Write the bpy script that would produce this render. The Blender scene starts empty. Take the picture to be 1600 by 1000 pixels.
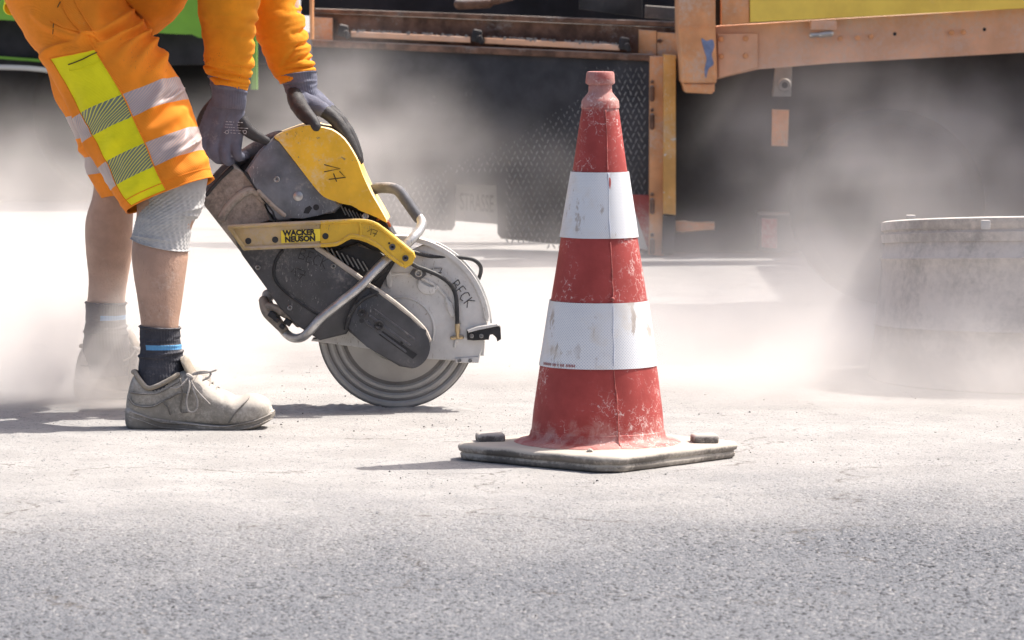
import bpy, bmesh, math, random
import numpy as np
from mathutils import Vector, Matrix

random.seed(7)
SC = bpy.context.scene
COL = SC.collection

# ------------------------------------------------------------------ camera
FPX = 7200.0                    # focal length in photo pixels (1600 wide)
CH = 0.958                      # camera height
TH = math.atan(560.0 / FPX)     # pitch down
cam = bpy.data.cameras.new('camera')
camo = bpy.data.objects.new('camera', cam)
COL.objects.link(camo)
camo.location = (0, 0, CH)
camo.rotation_euler = (math.pi / 2 - TH, 0, 0)
cam.sensor_width = 36.0
cam.sensor_fit = 'HORIZONTAL'
cam.lens = FPX / 1600.0 * 36.0
cam.clip_start = 0.1
cam.clip_end = 3000
cam.dof.use_dof = True
cam.dof.focus_distance = 9.45
cam.dof.aperture_fstop = 15.0
SC.camera = camo

# ------------------------------------------------------------------ light
SUN_DIR = Vector((0.45, 0.20, 0.76)).normalized()      # towards the sun
world = bpy.data.worlds.new('World')
SC.world = world
world.use_nodes = True
wn = world.node_tree
wn.nodes.clear()
sky = wn.nodes.new('ShaderNodeTexSky')
sky.sky_type = 'NISHITA'
sky.sun_disc = False
sky.sun_elevation = math.asin(SUN_DIR.z)
sky.sun_rotation = math.atan2(SUN_DIR.x, SUN_DIR.y)
sky.air_density = 0.75
sky.dust_density = 5.0
sky.ozone_density = 0.3
bg = wn.nodes.new('ShaderNodeBackground')
bg.inputs['Strength'].default_value = 0.15
wo = wn.nodes.new('ShaderNodeOutputWorld')
wn.links.new(sky.outputs[0], bg.inputs[0])
wn.links.new(bg.outputs[0], wo.inputs[0])
sl = bpy.data.lights.new('sun', 'SUN')
sl.energy = 4.6
sl.angle = math.radians(0.53)
sl.color = (1.0, 0.952, 0.885)
so = bpy.data.objects.new('sun', sl)
COL.objects.link(so)
so.rotation_euler = SUN_DIR.to_track_quat('Z', 'Y').to_euler()

SC.view_settings.view_transform = 'Standard'
SC.view_settings.look = 'None'
SC.view_settings.exposure = 0.56
SC.view_settings.gamma = 1.0
SC.view_settings.use_curve_mapping = False
SC.render.engine = 'CYCLES'
cy = SC.cycles
cy.use_denoising = True
try:
    cy.denoiser = 'OPENIMAGEDENOISE'
except Exception:
    pass
cy.use_adaptive_sampling = True
cy.adaptive_threshold = 0.02
cy.max_bounces = 8
cy.diffuse_bounces = 3
cy.glossy_bounces = 3
cy.transmission_bounces = 4
cy.volume_bounces = 3
cy.volume_step_rate = 1.0
cy.volume_max_steps = 512
cy.sample_clamp_indirect = 6.0
cy.caustics_reflective = False
cy.caustics_refractive = False

# ------------------------------------------------------------------ helpers
_st, _ct = math.sin(TH), math.cos(TH)

def P(px, py, Y):
    """world point at depth Y that stands where the photo shows (px, py)"""
    a = (px - 800.0) / FPX
    b = (500.0 - py) / FPX
    dy = _ct + b * _st
    dz = -_st + b * _ct
    t = Y / dy
    return np.array((a * t, Y, CH + dz * t))

def gy(py):
    """depth of the ground seen at picture row py"""
    b = (500.0 - py) / FPX
    return CH * (_ct + b * _st) / -(-_st + b * _ct)

def _h3(i, j, k, s):
    n = (i * 374761393 + j * 668265263 + k * 2147483647 + s * 974634777) & 0xffffffff
    n = ((n ^ (n >> 13)) * 1274126177) & 0xffffffff
    n = n ^ (n >> 16)
    return (n & 0xffff) / 65535.0

def vnoise(p, s=0):
    p = np.asarray(p, dtype=np.float64)
    f = np.floor(p)
    i = f.astype(np.int64)
    w = p - f
    w = w * w * (3 - 2 * w)
    x, y, z = i[..., 0], i[..., 1], i[..., 2]
    r = 0
    for a in (0, 1):
        wa = w[..., 0] if a else 1 - w[..., 0]
        for b in (0, 1):
            wb = w[..., 1] if b else 1 - w[..., 1]
            for c in (0, 1):
                wc = w[..., 2] if c else 1 - w[..., 2]
                r = r + wa * wb * wc * _h3(x + a, y + b, z + c, s)
    return r * 2 - 1

def fbm(p, o=3, s=0):
    p = np.asarray(p, dtype=np.float64)
    r, a = 0, 1.0
    for k in range(o):
        r = r + a * vnoise(p * (2 ** k), s + k)
        a *= 0.5
    return r

def wloc(o):
    v = Vector((0, 0, 0))
    while o is not None:
        v = v + o.location
        o = o.parent
    return np.array(v)

def empty(name, loc, label=None, cat=None, group=None):
    o = bpy.data.objects.new(name, None)
    COL.objects.link(o)
    o.location = tuple(loc)
    tag(o, label, cat, group)
    return o

def tag(o, label=None, cat=None, group=None, kind=None):
    if label: o['label'] = label
    if cat: o['category'] = cat
    if group: o['group'] = group
    if kind: o['kind'] = kind
    return o

def mk(name, verts, faces, mat, parent=None, smooth=True, angle=35, mi=None, uvs=None, origin=None):
    """one mesh object from world-space vertices"""
    off = wloc(parent) if parent is not None else (np.array(origin) if origin is not None else np.zeros(3))
    v = np.asarray(verts, dtype=np.float64) - off
    me = bpy.data.meshes.new(name)
    me.from_pydata([tuple(q) for q in v], [], [tuple(int(i) for i in f) for f in faces])
    mats = mat if isinstance(mat, (list, tuple)) else [mat]
    for m in mats:
        me.materials.append(m)
    if mi is not None:
        me.polygons.foreach_set('material_index', np.asarray(mi, dtype=np.int32))
    if uvs is not None:
        ul = me.uv_layers.new(name='UVMap')
        fl = [uvs[i] if not isinstance(uvs, dict) else uvs[i] for f in faces for i in f]
        ul.data.foreach_set('uv', np.asarray(fl, dtype=np.float32).ravel())
    me.update()
    if smooth:
        me.shade_smooth()
        if angle: me.set_sharp_from_angle(angle=math.radians(angle))
    o = bpy.data.objects.new(name, me)
    COL.objects.link(o)
    if parent is not None:
        o.parent = parent
    elif origin is not None:
        o.location = tuple(origin)
    return o

def from_bm(name, bm, mat, parent=None, smooth=True, angle=35, origin=None):
    bm.normal_update()
    bmesh.ops.recalc_face_normals(bm, faces=bm.faces)
    vs = [tuple(v.co) for v in bm.verts]
    bm.verts.index_update()
    fs = [[v.index for v in f.verts] for f in bm.faces]
    mi = [f.material_index for f in bm.faces]
    bm.free()
    return mk(name, vs, fs, mat, parent, smooth, angle, mi, origin=origin)

def cat_interp(pts, n, closed=False):
    """Catmull-Rom through pts, n samples per segment"""
    pts = np.asarray(pts, dtype=np.float64)
    m = len(pts)
    out = []
    segs = m if closed else m - 1
    for i in range(segs):
        if closed:
            p0, p1, p2, p3 = pts[(i - 1) % m], pts[i], pts[(i + 1) % m], pts[(i + 2) % m]
        else:
            p0, p1, p2, p3 = pts[max(i - 1, 0)], pts[i], pts[i + 1], pts[min(i + 2, m - 1)]
        for k in range(n):
            t = k / n
            out.append(0.5 * (2 * p1 + (p2 - p0) * t + (2 * p0 - 5 * p1 + 4 * p2 - p3) * t * t + (3 * p1 - p0 - 3 * p2 + p3) * t ** 3))
    if not closed:
        out.append(pts[-1])
    return np.array(out)

def prism_bm(pts, y0, y1, bevel=0.0, segs=3, Yref=None, smooth=0, bm=None, both=True):
    """outline given in photo pixels at depth y0, extruded straight back to y1"""
    q = np.asarray(pts, dtype=np.float64)
    if smooth: q = cat_interp(q, smooth, True)
    own = bm is None
    if own: bm = bmesh.new()
    fv = [bm.verts.new(P(a, b, y0(a) if callable(y0) else y0)) for a, b in q]
    d = Vector((0, y1 if callable(y0) else y1 - y0, 0))      # y1 is the thickness when y0 varies
    bv = [bm.verts.new(v.co + d) for v in fv]
    n = len(fv)
    bm.faces.new(fv); bm.faces.new(bv[::-1])
    for i in range(n):
        j = (i + 1) % n
        bm.faces.new((fv[j], fv[i], bv[i], bv[j]))
    if bevel:
        es = []
        for L in ((fv, bv) if both else (fv,)):
            for i in range(n):
                e = bm.edges.get((L[i], L[(i + 1) % n]))
                if e: es.append(e)
        bmesh.ops.bevel(bm, geom=es, offset=bevel, segments=segs, profile=0.5, affect='EDGES', clamp_overlap=True)
    return bm

def prism(name, pts, y0, y1, mat, parent, bevel=0.0, segs=3, smooth=0, angle=35, both=True):
    return from_bm(name, prism_bm(pts, y0, y1, bevel, segs, smooth=smooth, both=both), mat, parent, True, angle)

def box_bm(bm, c, sx, sy, sz, rot=None, bevel=0.0, segs=2):
    M = Matrix.Translation(Vector(c)) @ (rot.to_4x4() if rot is not None else Matrix.Identity(4)) @ Matrix.Diagonal((sx, sy, sz, 1))
    r = bmesh.ops.create_cube(bm, size=1.0, matrix=M)
    if bevel:
        es = list({e for v in r['verts'] for e in v.link_edges})
        bmesh.ops.bevel(bm, geom=es, offset=bevel, segments=segs, profile=0.5, affect='EDGES', clamp_overlap=True)

def tube_geo(pts, rad, n=12, cap=True, round_cap=True):
    pts = [Vector(p) for p in pts]
    m = len(pts)
    rad = list(rad) if hasattr(rad, '__len__') else [rad] * m
    if round_cap and cap:
        t0 = (pts[0] - pts[1]).normalized(); t1 = (pts[-1] - pts[-2]).normalized()
        r0, r1 = rad[0], rad[-1]
        a0 = [(pts[0] + t0 * r0 * math.sin(a), r0 * math.cos(a)) for a in (1.4, 1.1, 0.75, 0.38)]
        a1 = [(pts[-1] + t1 * r1 * math.sin(a), r1 * math.cos(a)) for a in (0.38, 0.75, 1.1, 1.4)]
        pts = [p for p, _ in a0] + pts + [p for p, _ in a1]
        rad = [r for _, r in a0] + rad + [r for _, r in a1]
        m = len(pts)
    tan = []
    for i in range(m):
        t = pts[min(i + 1, m - 1)] - pts[max(i - 1, 0)]
        tan.append(t.normalized() if t.length > 1e-9 else Vector((0, 0, 1)))
    up = Vector((0, 1, 0))
    if abs(tan[0].dot(up)) > 0.9: up = Vector((1, 0, 0))
    nrm = (up - tan[0] * up.dot(tan[0])).normalized()
    V, F = [], []
    for i in range(m):
        nrm = (nrm - tan[i] * nrm.dot(tan[i])).normalized()
        b = tan[i].cross(nrm)
        for k in range(n):
            a = 2 * math.pi * k / n
            V.append(pts[i] + (nrm * math.cos(a) + b * math.sin(a)) * rad[i])
    for i in range(m - 1):
        for k in range(n):
            F.append((i * n + k, i * n + (k + 1) % n, (i + 1) * n + (k + 1) % n, (i + 1) * n + k))
    if cap:
        F.append(tuple(range(n))[::-1]); F.append(tuple((m - 1) * n + k for k in range(n)))
    return [tuple(v) for v in V], F

class Geo:
    """collects pieces of ONE part"""
    def __init__(s): s.v, s.f, s.m = [], [], []
    def add(s, vf, mi=0):
        o = len(s.v)
        s.v += [tuple(x) for x in vf[0]]
        s.f += [tuple(i + o for i in f) for f in vf[1]]
        s.m += [mi] * len(vf[1])
        return s
    def tube(s, pts, rad, n=10, sm=0, mi=0, cap=True, rc=True):
        if sm:
            if hasattr(rad, '__len__'):
                q = cat_interp([list(p) + [r] for p, r in zip(pts, rad)], sm)
                pts, rad = q[:, :3], q[:, 3]
            else:
                pts = cat_interp(pts, sm)
        return s.add(tube_geo(pts, rad, n, cap, rc), mi)
    def obj(s, name, mat, parent=None, smooth=True, angle=40, origin=None):
        return mk(name, s.v, s.f, mat, parent, smooth, angle, s.m, origin=origin)

def tube_px(name, pts, r, mat, parent, n=14, sm=6, angle=50):
    """pts = (px, py, Y); r in metres"""
    g = Geo(); g.tube([P(*p) for p in pts], r, n, sm)
    return g.obj(name, mat, parent, angle=angle)

def lathe(prof, c, n=64, closed_top=False, closed_bottom=False):
    """prof = (r, z); axis vertical through c"""
    V, F = [], []
    for r, z in prof:
        for k in range(n):
            a = 2 * math.pi * k / n
            V.append((c[0] + r * math.cos(a), c[1] + r * math.sin(a), c[2] + z))
    for i in range(len(prof) - 1):
        for k in range(n):
            F.append((i * n + k, i * n + (k + 1) % n, (i + 1) * n + (k + 1) % n, (i + 1) * n + k))
    if closed_bottom: F.append(tuple(range(n))[::-1])
    if closed_top: F.append(tuple((len(prof) - 1) * n + k for k in range(n)))
    return V, F

def disc_y(prof, c, n=72):
    """solid of revolution about a Y axis; prof = (r, y)"""
    V, F = [], []
    for r, y in prof:
        for k in range(n):
            a = 2 * math.pi * k / n
            V.append((c[0] + r * math.cos(a), c[1] + y, c[2] + r * math.sin(a)))
    for i in range(len(prof) - 1):
        for k in range(n):
            F.append((i * n + k, i * n + (k + 1) % n, (i + 1) * n + (k + 1) % n, (i + 1) * n + k))
    F.append(tuple(range(n))[::-1]); F.append(tuple((len(prof) - 1) * n + k for k in range(n)))
    return V, F

class Loft:
    """limb or garment: stations ((Lx,Ly),(Rx,Ry),Y,halfdepth,tilt) in photo pixels; u runs R(0) near(.25) L(.5) far(.75)"""
    def __init__(s, st, nu=48, k=8, p=2.0):
        rows = [[*P(a[0], a[1], Y), *P(b[0], b[1], Y), t, tl] for a, b, Y, t, tl in st]
        q = cat_interp(rows, k)
        s.nu, s.k, s.nv = nu, k, len(q)
        L, R = q[:, 0:3], q[:, 3:6]
        C, H = (L + R) / 2, (R - L) / 2
        phi = 2 * np.pi * np.arange(nu) / nu
        c, sn = np.cos(phi), np.sin(phi)
        e = 2.0 / p
        cc = np.sign(c) * np.abs(c) ** e; ss = np.sign(sn) * np.abs(sn) ** e
        N = np.zeros((s.nv, 3)); N[:, 1] = -q[:, 6]; N[:, 2] = q[:, 7]
        s.g = C[:, None, :] + cc[None, :, None] * H[:, None, :] + ss[None, :, None] * N[:, None, :]
        s.phi = np.broadcast_to(np.degrees(phi)[None, :], (s.nv, nu))
        s.v = np.broadcast_to((np.arange(s.nv) / k)[:, None], (s.nv, nu))
    def normals(s):
        du = np.roll(s.g, -1, 1) - np.roll(s.g, 1, 1)
        dv = np.gradient(s.g, axis=0)
        n = np.cross(du, dv)
        n /= np.linalg.norm(n, axis=2, keepdims=True) + 1e-12
        c = s.g.mean(1, keepdims=True)
        if ((s.g - c) * n).sum() < 0: n = -n
        return n
    def disp(s, d):
        s.g = s.g + s.normals() * d[..., None]
        return s
    def fold(s, a0, v0, a1, v1, w, h):
        """ridge from (angle, station) to (angle, station); w in metres-ish (both scaled), h metres"""
        A = (s.phi - a0 + 180) % 360 - 180
        X, Yv = A / 60.0, s.v - v0
        dx, dv = (a1 - a0) / 60.0, v1 - v0
        L2 = dx * dx + dv * dv + 1e-9
        t = np.clip((X * dx + Yv * dv) / L2, 0, 1)
        d2 = (X - t * dx) ** 2 + (Yv - t * dv) ** 2
        return h * np.exp(-d2 / (1.7 * w * w)) * (0.35 + 0.65 * np.sin(np.pi * np.clip(t, .05, .95)))
    def geo(s, cap=(False, False)):
        n, m = s.nu, s.nv
        V = s.g.reshape(-1, 3)
        F = [(i * n + k, i * n + (k + 1) % n, (i + 1) * n + (k + 1) % n, (i + 1) * n + k) for i in range(m - 1) for k in range(n)]
        if cap[0]: F.append(tuple(range(n)))
        if cap[1]: F.append(tuple((m - 1) * n + k for k in range(n))[::-1])
        return V, F
    def at(s, ang, v, off=0.0):
        """surface point"""
        u = (ang / 360.0 * s.nu) % s.nu
        r = min(max(v * s.k, 0), s.nv - 1.001)
        i, j = int(r), int(u)
        fr, fu = r - i, u - j
        g, N = s.g, s.normals() if off else None
        def bl(A):
            j2 = (j + 1) % s.nu
            return (A[i, j] * (1 - fu) + A[i, j2] * fu) * (1 - fr) + (A[i + 1, j] * (1 - fu) + A[i + 1, j2] * fu) * fr
        p = bl(g)
        if off: p = p + bl(N) * off
        return p

def baked(name, V, F, voxel, smooth_it=6, fac=0.5):
    """one continuous skin over overlapping pieces"""
    me = bpy.data.meshes.new(name); me.from_pydata([tuple(v) for v in V], [], [tuple(int(i) for i in f) for f in F])
    o = bpy.data.objects.new(name, me); COL.objects.link(o)
    r = o.modifiers.new('r', 'REMESH'); r.mode = 'VOXEL'; r.voxel_size = voxel
    if smooth_it:
        sm = o.modifiers.new('s', 'SMOOTH'); sm.factor = fac; sm.iterations = smooth_it
    bpy.context.view_layer.update()
    dg = bpy.context.evaluated_depsgraph_get()
    ev = o.evaluated_get(dg)
    m2 = bpy.data.meshes.new_from_object(ev)
    v = np.empty(len(m2.vertices) * 3); m2.vertices.foreach_get('co', v); v = v.reshape(-1, 3)
    f = [tuple(p.vertices) for p in m2.polygons]
    bpy.data.objects.remove(o); bpy.data.meshes.remove(me); bpy.data.meshes.remove(m2)
    return v, f

def text_geo(s, size, at, xdir, zdir, ext=0.0006, bold=0.0, spacing=1.0):
    """lettering as flat solid geometry; at = centre, xdir / zdir unit vectors"""
    cu = bpy.data.curves.new('t', 'FONT'); cu.body = s; cu.size = size; cu.extrude = ext; cu.offset = bold
    cu.align_x = 'CENTER'; cu.align_y = 'CENTER'; cu.space_character = spacing; cu.resolution_u = 3
    o = bpy.data.objects.new('t', cu); COL.objects.link(o)
    bpy.context.view_layer.update()
    m = bpy.data.meshes.new_from_object(o.evaluated_get(bpy.context.evaluated_depsgraph_get()))
    X, Z = Vector(xdir), Vector(zdir); N = X.cross(Z)
    V = [tuple(Vector(at) + X * v.co.x + Z * v.co.y + N * v.co.z) for v in m.vertices]
    F = [tuple(p.vertices) for p in m.polygons]
    bpy.data.objects.remove(o); bpy.data.curves.remove(cu); bpy.data.meshes.remove(m)
    return V, F

# ------------------------------------------------------------------ materials
def nodes_of(name):
    m = bpy.data.materials.new(name); m.use_nodes = True
    nt = m.node_tree; nt.nodes.clear()
    out = nt.nodes.new('ShaderNodeOutputMaterial')
    return m, nt, out

def nn(nt, t, **kw):
    n = nt.nodes.new(t)
    for k, v in kw.items(): setattr(n, k, v)
    return n

def mixc(nt, f, a, b, mode='MIX'):
    n = nn(nt, 'ShaderNodeMix', data_type='RGBA', blend_type=mode)
    for s, v in ((n.inputs['Factor'], f), (n.inputs[6], a), (n.inputs[7], b)):
        if hasattr(v, 'is_linked') or hasattr(v, 'links'): nt.links.new(v, s)
        elif hasattr(v, '__len__'): s.default_value = (*v[:3], 1)
        else: s.default_value = v
    return n.outputs[2]

def mth(nt, op, a, b=None, c=None, clamp=False):
    n = nn(nt, 'ShaderNodeMath', operation=op, use_clamp=clamp)
    for i, v in enumerate((a, b, c)):
        if v is None: continue
        if hasattr(v, 'links'): nt.links.new(v, n.inputs[i])
        else: n.inputs[i].default_value = v
    return n.outputs[0]

def rampf(nt, f, lo, hi, smooth=True):
    n = nn(nt, 'ShaderNodeMapRange'); n.interpolation_type = 'SMOOTHSTEP' if smooth else 'LINEAR'
    nt.links.new(f, n.inputs['Value'])
    n.inputs['From Min'].default_value = lo; n.inputs['From Max'].default_value = hi
    return n.outputs['Result']

def noise(nt, co, scale, detail=3, rough=.55, dist=0.0, dim='3D'):
    n = nn(nt, 'ShaderNodeTexNoise', noise_dimensions=dim)
    nt.links.new(co, n.inputs['Vector'])
    n.inputs['Scale'].default_value = scale; n.inputs['Detail'].default_value = detail
    n.inputs['Roughness'].default_value = rough; n.inputs['Distortion'].default_value = dist
    return n.outputs['Fac']

DUST = (0.50, 0.455, 0.41)

def mat(name, col, rough=.6, metal=0.0, var=.25, scale=14, dust=.0, dustcol=DUST, up=.25, bump=.0, bscale=180,
        scratch=None, scratch_amt=.0, spec=.4, weave=0.0, sss=0.0, chip=None, chip_amt=0.0):
    m, nt, out = nodes_of(name)
    tc = nn(nt, 'ShaderNodeTexCoord').outputs['Object']
    b = nn(nt, 'ShaderNodeBsdfPrincipled')
    nt.links.new(b.outputs[0], out.inputs[0])
    b.inputs['Metallic'].default_value = metal
    b.inputs['Specular IOR Level'].default_value = spec
    n1 = noise(nt, tc, scale, 5, .6)
    dark = tuple(c * (1 - var) for c in col); lite = tuple(min(1, c * (1 + var)) for c in col)
    c = mixc(nt, rampf(nt, n1, .3, .7), dark, lite)
    if chip is not None:
        n5 = noise(nt, tc, 38, 6, .7, .4)
        c = mixc(nt, mth(nt, 'MULTIPLY', rampf(nt, n5, .68 - chip_amt, .70 - chip_amt), 1.0), c, chip)
    if scratch is not None:
        mp = nn(nt, 'ShaderNodeMapping'); nt.links.new(tc, mp.inputs['Vector']); mp.inputs['Rotation'].default_value = (.3, .6, .9)
        mp.inputs['Scale'].default_value = (1, 1, .22)
        n3 = noise(nt, mp.outputs[0], 380, 2, .5, 1.4)
        n4 = noise(nt, tc, 9, 3)
        k = mth(nt, 'MULTIPLY', rampf(nt, n3, .64, .70), rampf(nt, n4, .62 - scratch_amt, .72 - scratch_amt))
        c = mixc(nt, k, c, scratch)
    rg = None
    if dust > 0:
        n2 = noise(nt, tc, scale * .55, 6, .65, .3)
        gn = nn(nt, 'ShaderNodeNewGeometry')
        sp = nn(nt, 'ShaderNodeSeparateXYZ'); nt.links.new(gn.outputs['Normal'], sp.inputs[0])
        upz = mth(nt, 'MULTIPLY', mth(nt, 'MAXIMUM', sp.outputs[2], 0.0), up)
        nf = noise(nt, tc, scale * 9, 3, .7)
        s = mth(nt, 'ADD', mth(nt, 'ADD', n2, upz), mth(nt, 'MULTIPLY', mth(nt, 'SUBTRACT', nf, .5), .5))
        k = rampf(nt, s, .78 - dust * .6, 1.02 - dust * .45)
        k = mth(nt, 'MULTIPLY', k, .9)
        c = mixc(nt, k, c, dustcol)
        r = nn(nt, 'ShaderNodeMapRange'); nt.links.new(k, r.inputs['Value'])
        r.inputs['To Min'].default_value = rough; r.inputs['To Max'].default_value = .95
        nt.links.new(r.outputs[0], b.inputs['Roughness'])
        if metal:
            r2 = nn(nt, 'ShaderNodeMapRange'); nt.links.new(k, r2.inputs['Value'])
            r2.inputs['To Min'].default_value = metal; r2.inputs['To Max'].default_value = 0
            nt.links.new(r2.outputs[0], b.inputs['Metallic'])
    else:
        b.inputs['Roughness'].default_value = rough
    nt.links.new(c, b.inputs['Base Color'])
    if sss:
        b.inputs['Subsurface Weight'].default_value = sss
        b.inputs['Subsurface Radius'].default_value = (.02, .008, .004)
    if bump:
        bp = nn(nt, 'ShaderNodeBump'); bp.inputs['Strength'].default_value = bump; bp.inputs['Distance'].default_value = .002
        h = noise(nt, tc, bscale, 4, .6)
        if weave:
            w1 = nn(nt, 'ShaderNodeTexWave'); nt.links.new(tc, w1.inputs['Vector']); w1.inputs['Scale'].default_value = weave; w1.bands_direction = 'DIAGONAL'
            w1.inputs['Distortion'].default_value = .6
            h = mth(nt, 'ADD', h, mth(nt, 'MULTIPLY', w1.outputs['Fac'], .5))
        nt.links.new(h, bp.inputs['Height']); nt.links.new(bp.outputs[0], b.inputs['Normal'])
    return m

# ------------------------------------------------------------------ ground
def dust_edge(X):
    return 8.12 + 0.10 * np.tanh(X * 2.0) + 0.42 / (1 + np.exp(-(X - 0.42) * 7.0))

def road_material():
    m, nt, out = nodes_of('dusty_asphalt')
    gn = nn(nt, 'ShaderNodeNewGeometry')
    pos = gn.outputs['Position']
    sp = nn(nt, 'ShaderNodeSeparateXYZ'); nt.links.new(pos, sp.inputs[0])
    X, Y = sp.outputs[0], sp.outputs[1]
    b = nn(nt, 'ShaderNodeBsdfPrincipled'); nt.links.new(b.outputs[0], out.inputs[0])
    b.inputs['Specular IOR Level'].default_value = .2
    # aggregate
    v = nn(nt, 'ShaderNodeTexVoronoi', feature='F1'); nt.links.new(pos, v.inputs['Vector']); v.inputs['Scale'].default_value = 190
    sc = nn(nt, 'ShaderNodeSeparateColor'); nt.links.new(v.outputs['Color'], sc.inputs[0])
    nz = noise(nt, pos, 55, 4, .6)
    agg = mixc(nt, sc.outputs[0], (.088, .092, .104), (.205, .209, .222))
    agg = mixc(nt, rampf(nt, nz, .35, .65), agg, (.145, .15, .163))
    agg = mixc(nt, mth(nt, 'MULTIPLY', rampf(nt, sc.outputs[1], .90, .93), .7), agg, (.30, .29, .285))
    agg = mixc(nt, mth(nt, 'MULTIPLY', rampf(nt, sc.outputs[2], .84, .88), .85), agg, (.022, .022, .026))
    pt = noise(nt, pos, 2.3, 4, .6)
    agg = mixc(nt, rampf(nt, pt, .35, .7), agg, mixc(nt, .18, agg, (.25, .25, .255)))
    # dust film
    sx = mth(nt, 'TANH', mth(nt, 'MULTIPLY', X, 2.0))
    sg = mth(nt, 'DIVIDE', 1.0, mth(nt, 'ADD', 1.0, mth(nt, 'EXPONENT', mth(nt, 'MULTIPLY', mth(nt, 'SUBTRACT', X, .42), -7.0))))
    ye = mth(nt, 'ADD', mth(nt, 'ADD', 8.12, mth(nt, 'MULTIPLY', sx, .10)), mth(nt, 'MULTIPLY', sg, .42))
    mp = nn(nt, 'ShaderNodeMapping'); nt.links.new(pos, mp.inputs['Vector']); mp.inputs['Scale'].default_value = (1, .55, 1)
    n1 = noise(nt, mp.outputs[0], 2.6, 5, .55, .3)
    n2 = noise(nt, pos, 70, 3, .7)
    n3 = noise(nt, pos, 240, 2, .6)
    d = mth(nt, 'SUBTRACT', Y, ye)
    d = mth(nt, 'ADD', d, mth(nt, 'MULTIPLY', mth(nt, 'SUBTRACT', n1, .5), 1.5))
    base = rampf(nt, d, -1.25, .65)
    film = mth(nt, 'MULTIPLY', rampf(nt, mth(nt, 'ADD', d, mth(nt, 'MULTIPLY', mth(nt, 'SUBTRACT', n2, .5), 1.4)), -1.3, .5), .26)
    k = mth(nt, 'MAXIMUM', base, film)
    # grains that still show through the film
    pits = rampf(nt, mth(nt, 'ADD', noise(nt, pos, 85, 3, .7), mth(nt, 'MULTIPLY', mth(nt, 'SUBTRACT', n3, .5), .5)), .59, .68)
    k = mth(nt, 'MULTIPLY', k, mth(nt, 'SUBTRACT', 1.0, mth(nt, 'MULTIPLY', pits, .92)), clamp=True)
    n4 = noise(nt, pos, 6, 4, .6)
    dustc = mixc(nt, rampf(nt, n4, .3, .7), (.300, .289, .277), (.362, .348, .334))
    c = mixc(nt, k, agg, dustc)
    # hairline cracks
    wr = nn(nt, 'ShaderNodeVectorMath', operation='MULTIPLY_ADD')
    nz2 = nn(nt, 'ShaderNodeTexNoise'); nt.links.new(pos, nz2.inputs['Vector']); nz2.inputs['Scale'].default_value = 9; nz2.inputs['Detail'].default_value = 5
    nt.links.new(nz2.outputs['Color'], wr.inputs[0]); wr.inputs[1].default_value = (.22, .22, 0); nt.links.new(pos, wr.inputs[2])
    vc = nn(nt, 'ShaderNodeTexVoronoi', feature='DISTANCE_TO_EDGE'); nt.links.new(wr.outputs[0], vc.inputs['Vector']); vc.inputs['Scale'].default_value = 1.35
    nb = noise(nt, pos, 3.1, 3, .6); nb2 = noise(nt, pos, 60, 2, .6)
    cr = mth(nt, 'SUBTRACT', 1.0, rampf(nt, vc.outputs['Distance'], .0, .013))
    cr = mth(nt, 'MULTIPLY', cr, mth(nt, 'MULTIPLY', rampf(nt, nb, .47, .57), rampf(nt, nb2, .38, .55)))
    c = mixc(nt, mth(nt, 'MULTIPLY', cr, .75), c, (.10, .085, .075))
    # worn yellow marking far back on the left
    yl = mth(nt, 'MULTIPLY', rampf(nt, mth(nt, 'ABSOLUTE', mth(nt, 'SUBTRACT', Y, mth(nt, 'ADD', 13.45, mth(nt, 'MULTIPLY', X, .3)))), .16, .09), rampf(nt, X, -.45, -.56))
    yl = mth(nt, 'MULTIPLY', yl, rampf(nt, noise(nt, pos, 7, 4, .6), .38, .6))
    c = mixc(nt, mth(nt, 'MULTIPLY', yl, .55), c, (.62, .50, .16))
    nt.links.new(c, b.inputs['Base Color'])
    b.inputs['Roughness'].default_value = .92
    bp = nn(nt, 'ShaderNodeBump'); bp.inputs['Strength'].default_value = .55; bp.inputs['Distance'].default_value = .004
    hh = mth(nt, 'ADD', mth(nt, 'MULTIPLY', v.outputs['Distance'], -1.0), mth(nt, 'MULTIPLY', n3, .6))
    hh = mth(nt, 'SUBTRACT', hh, mth(nt, 'MULTIPLY', cr, 1.0))
    bs = mth(nt, 'SUBTRACT', .75, mth(nt, 'MULTIPLY', k, .45))
    nt.links.new(bs, bp.inputs['Strength'])
    nt.links.new(hh, bp.inputs['Height']); nt.links.new(bp.outputs[0], b.inputs['Normal'])
    return m

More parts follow.
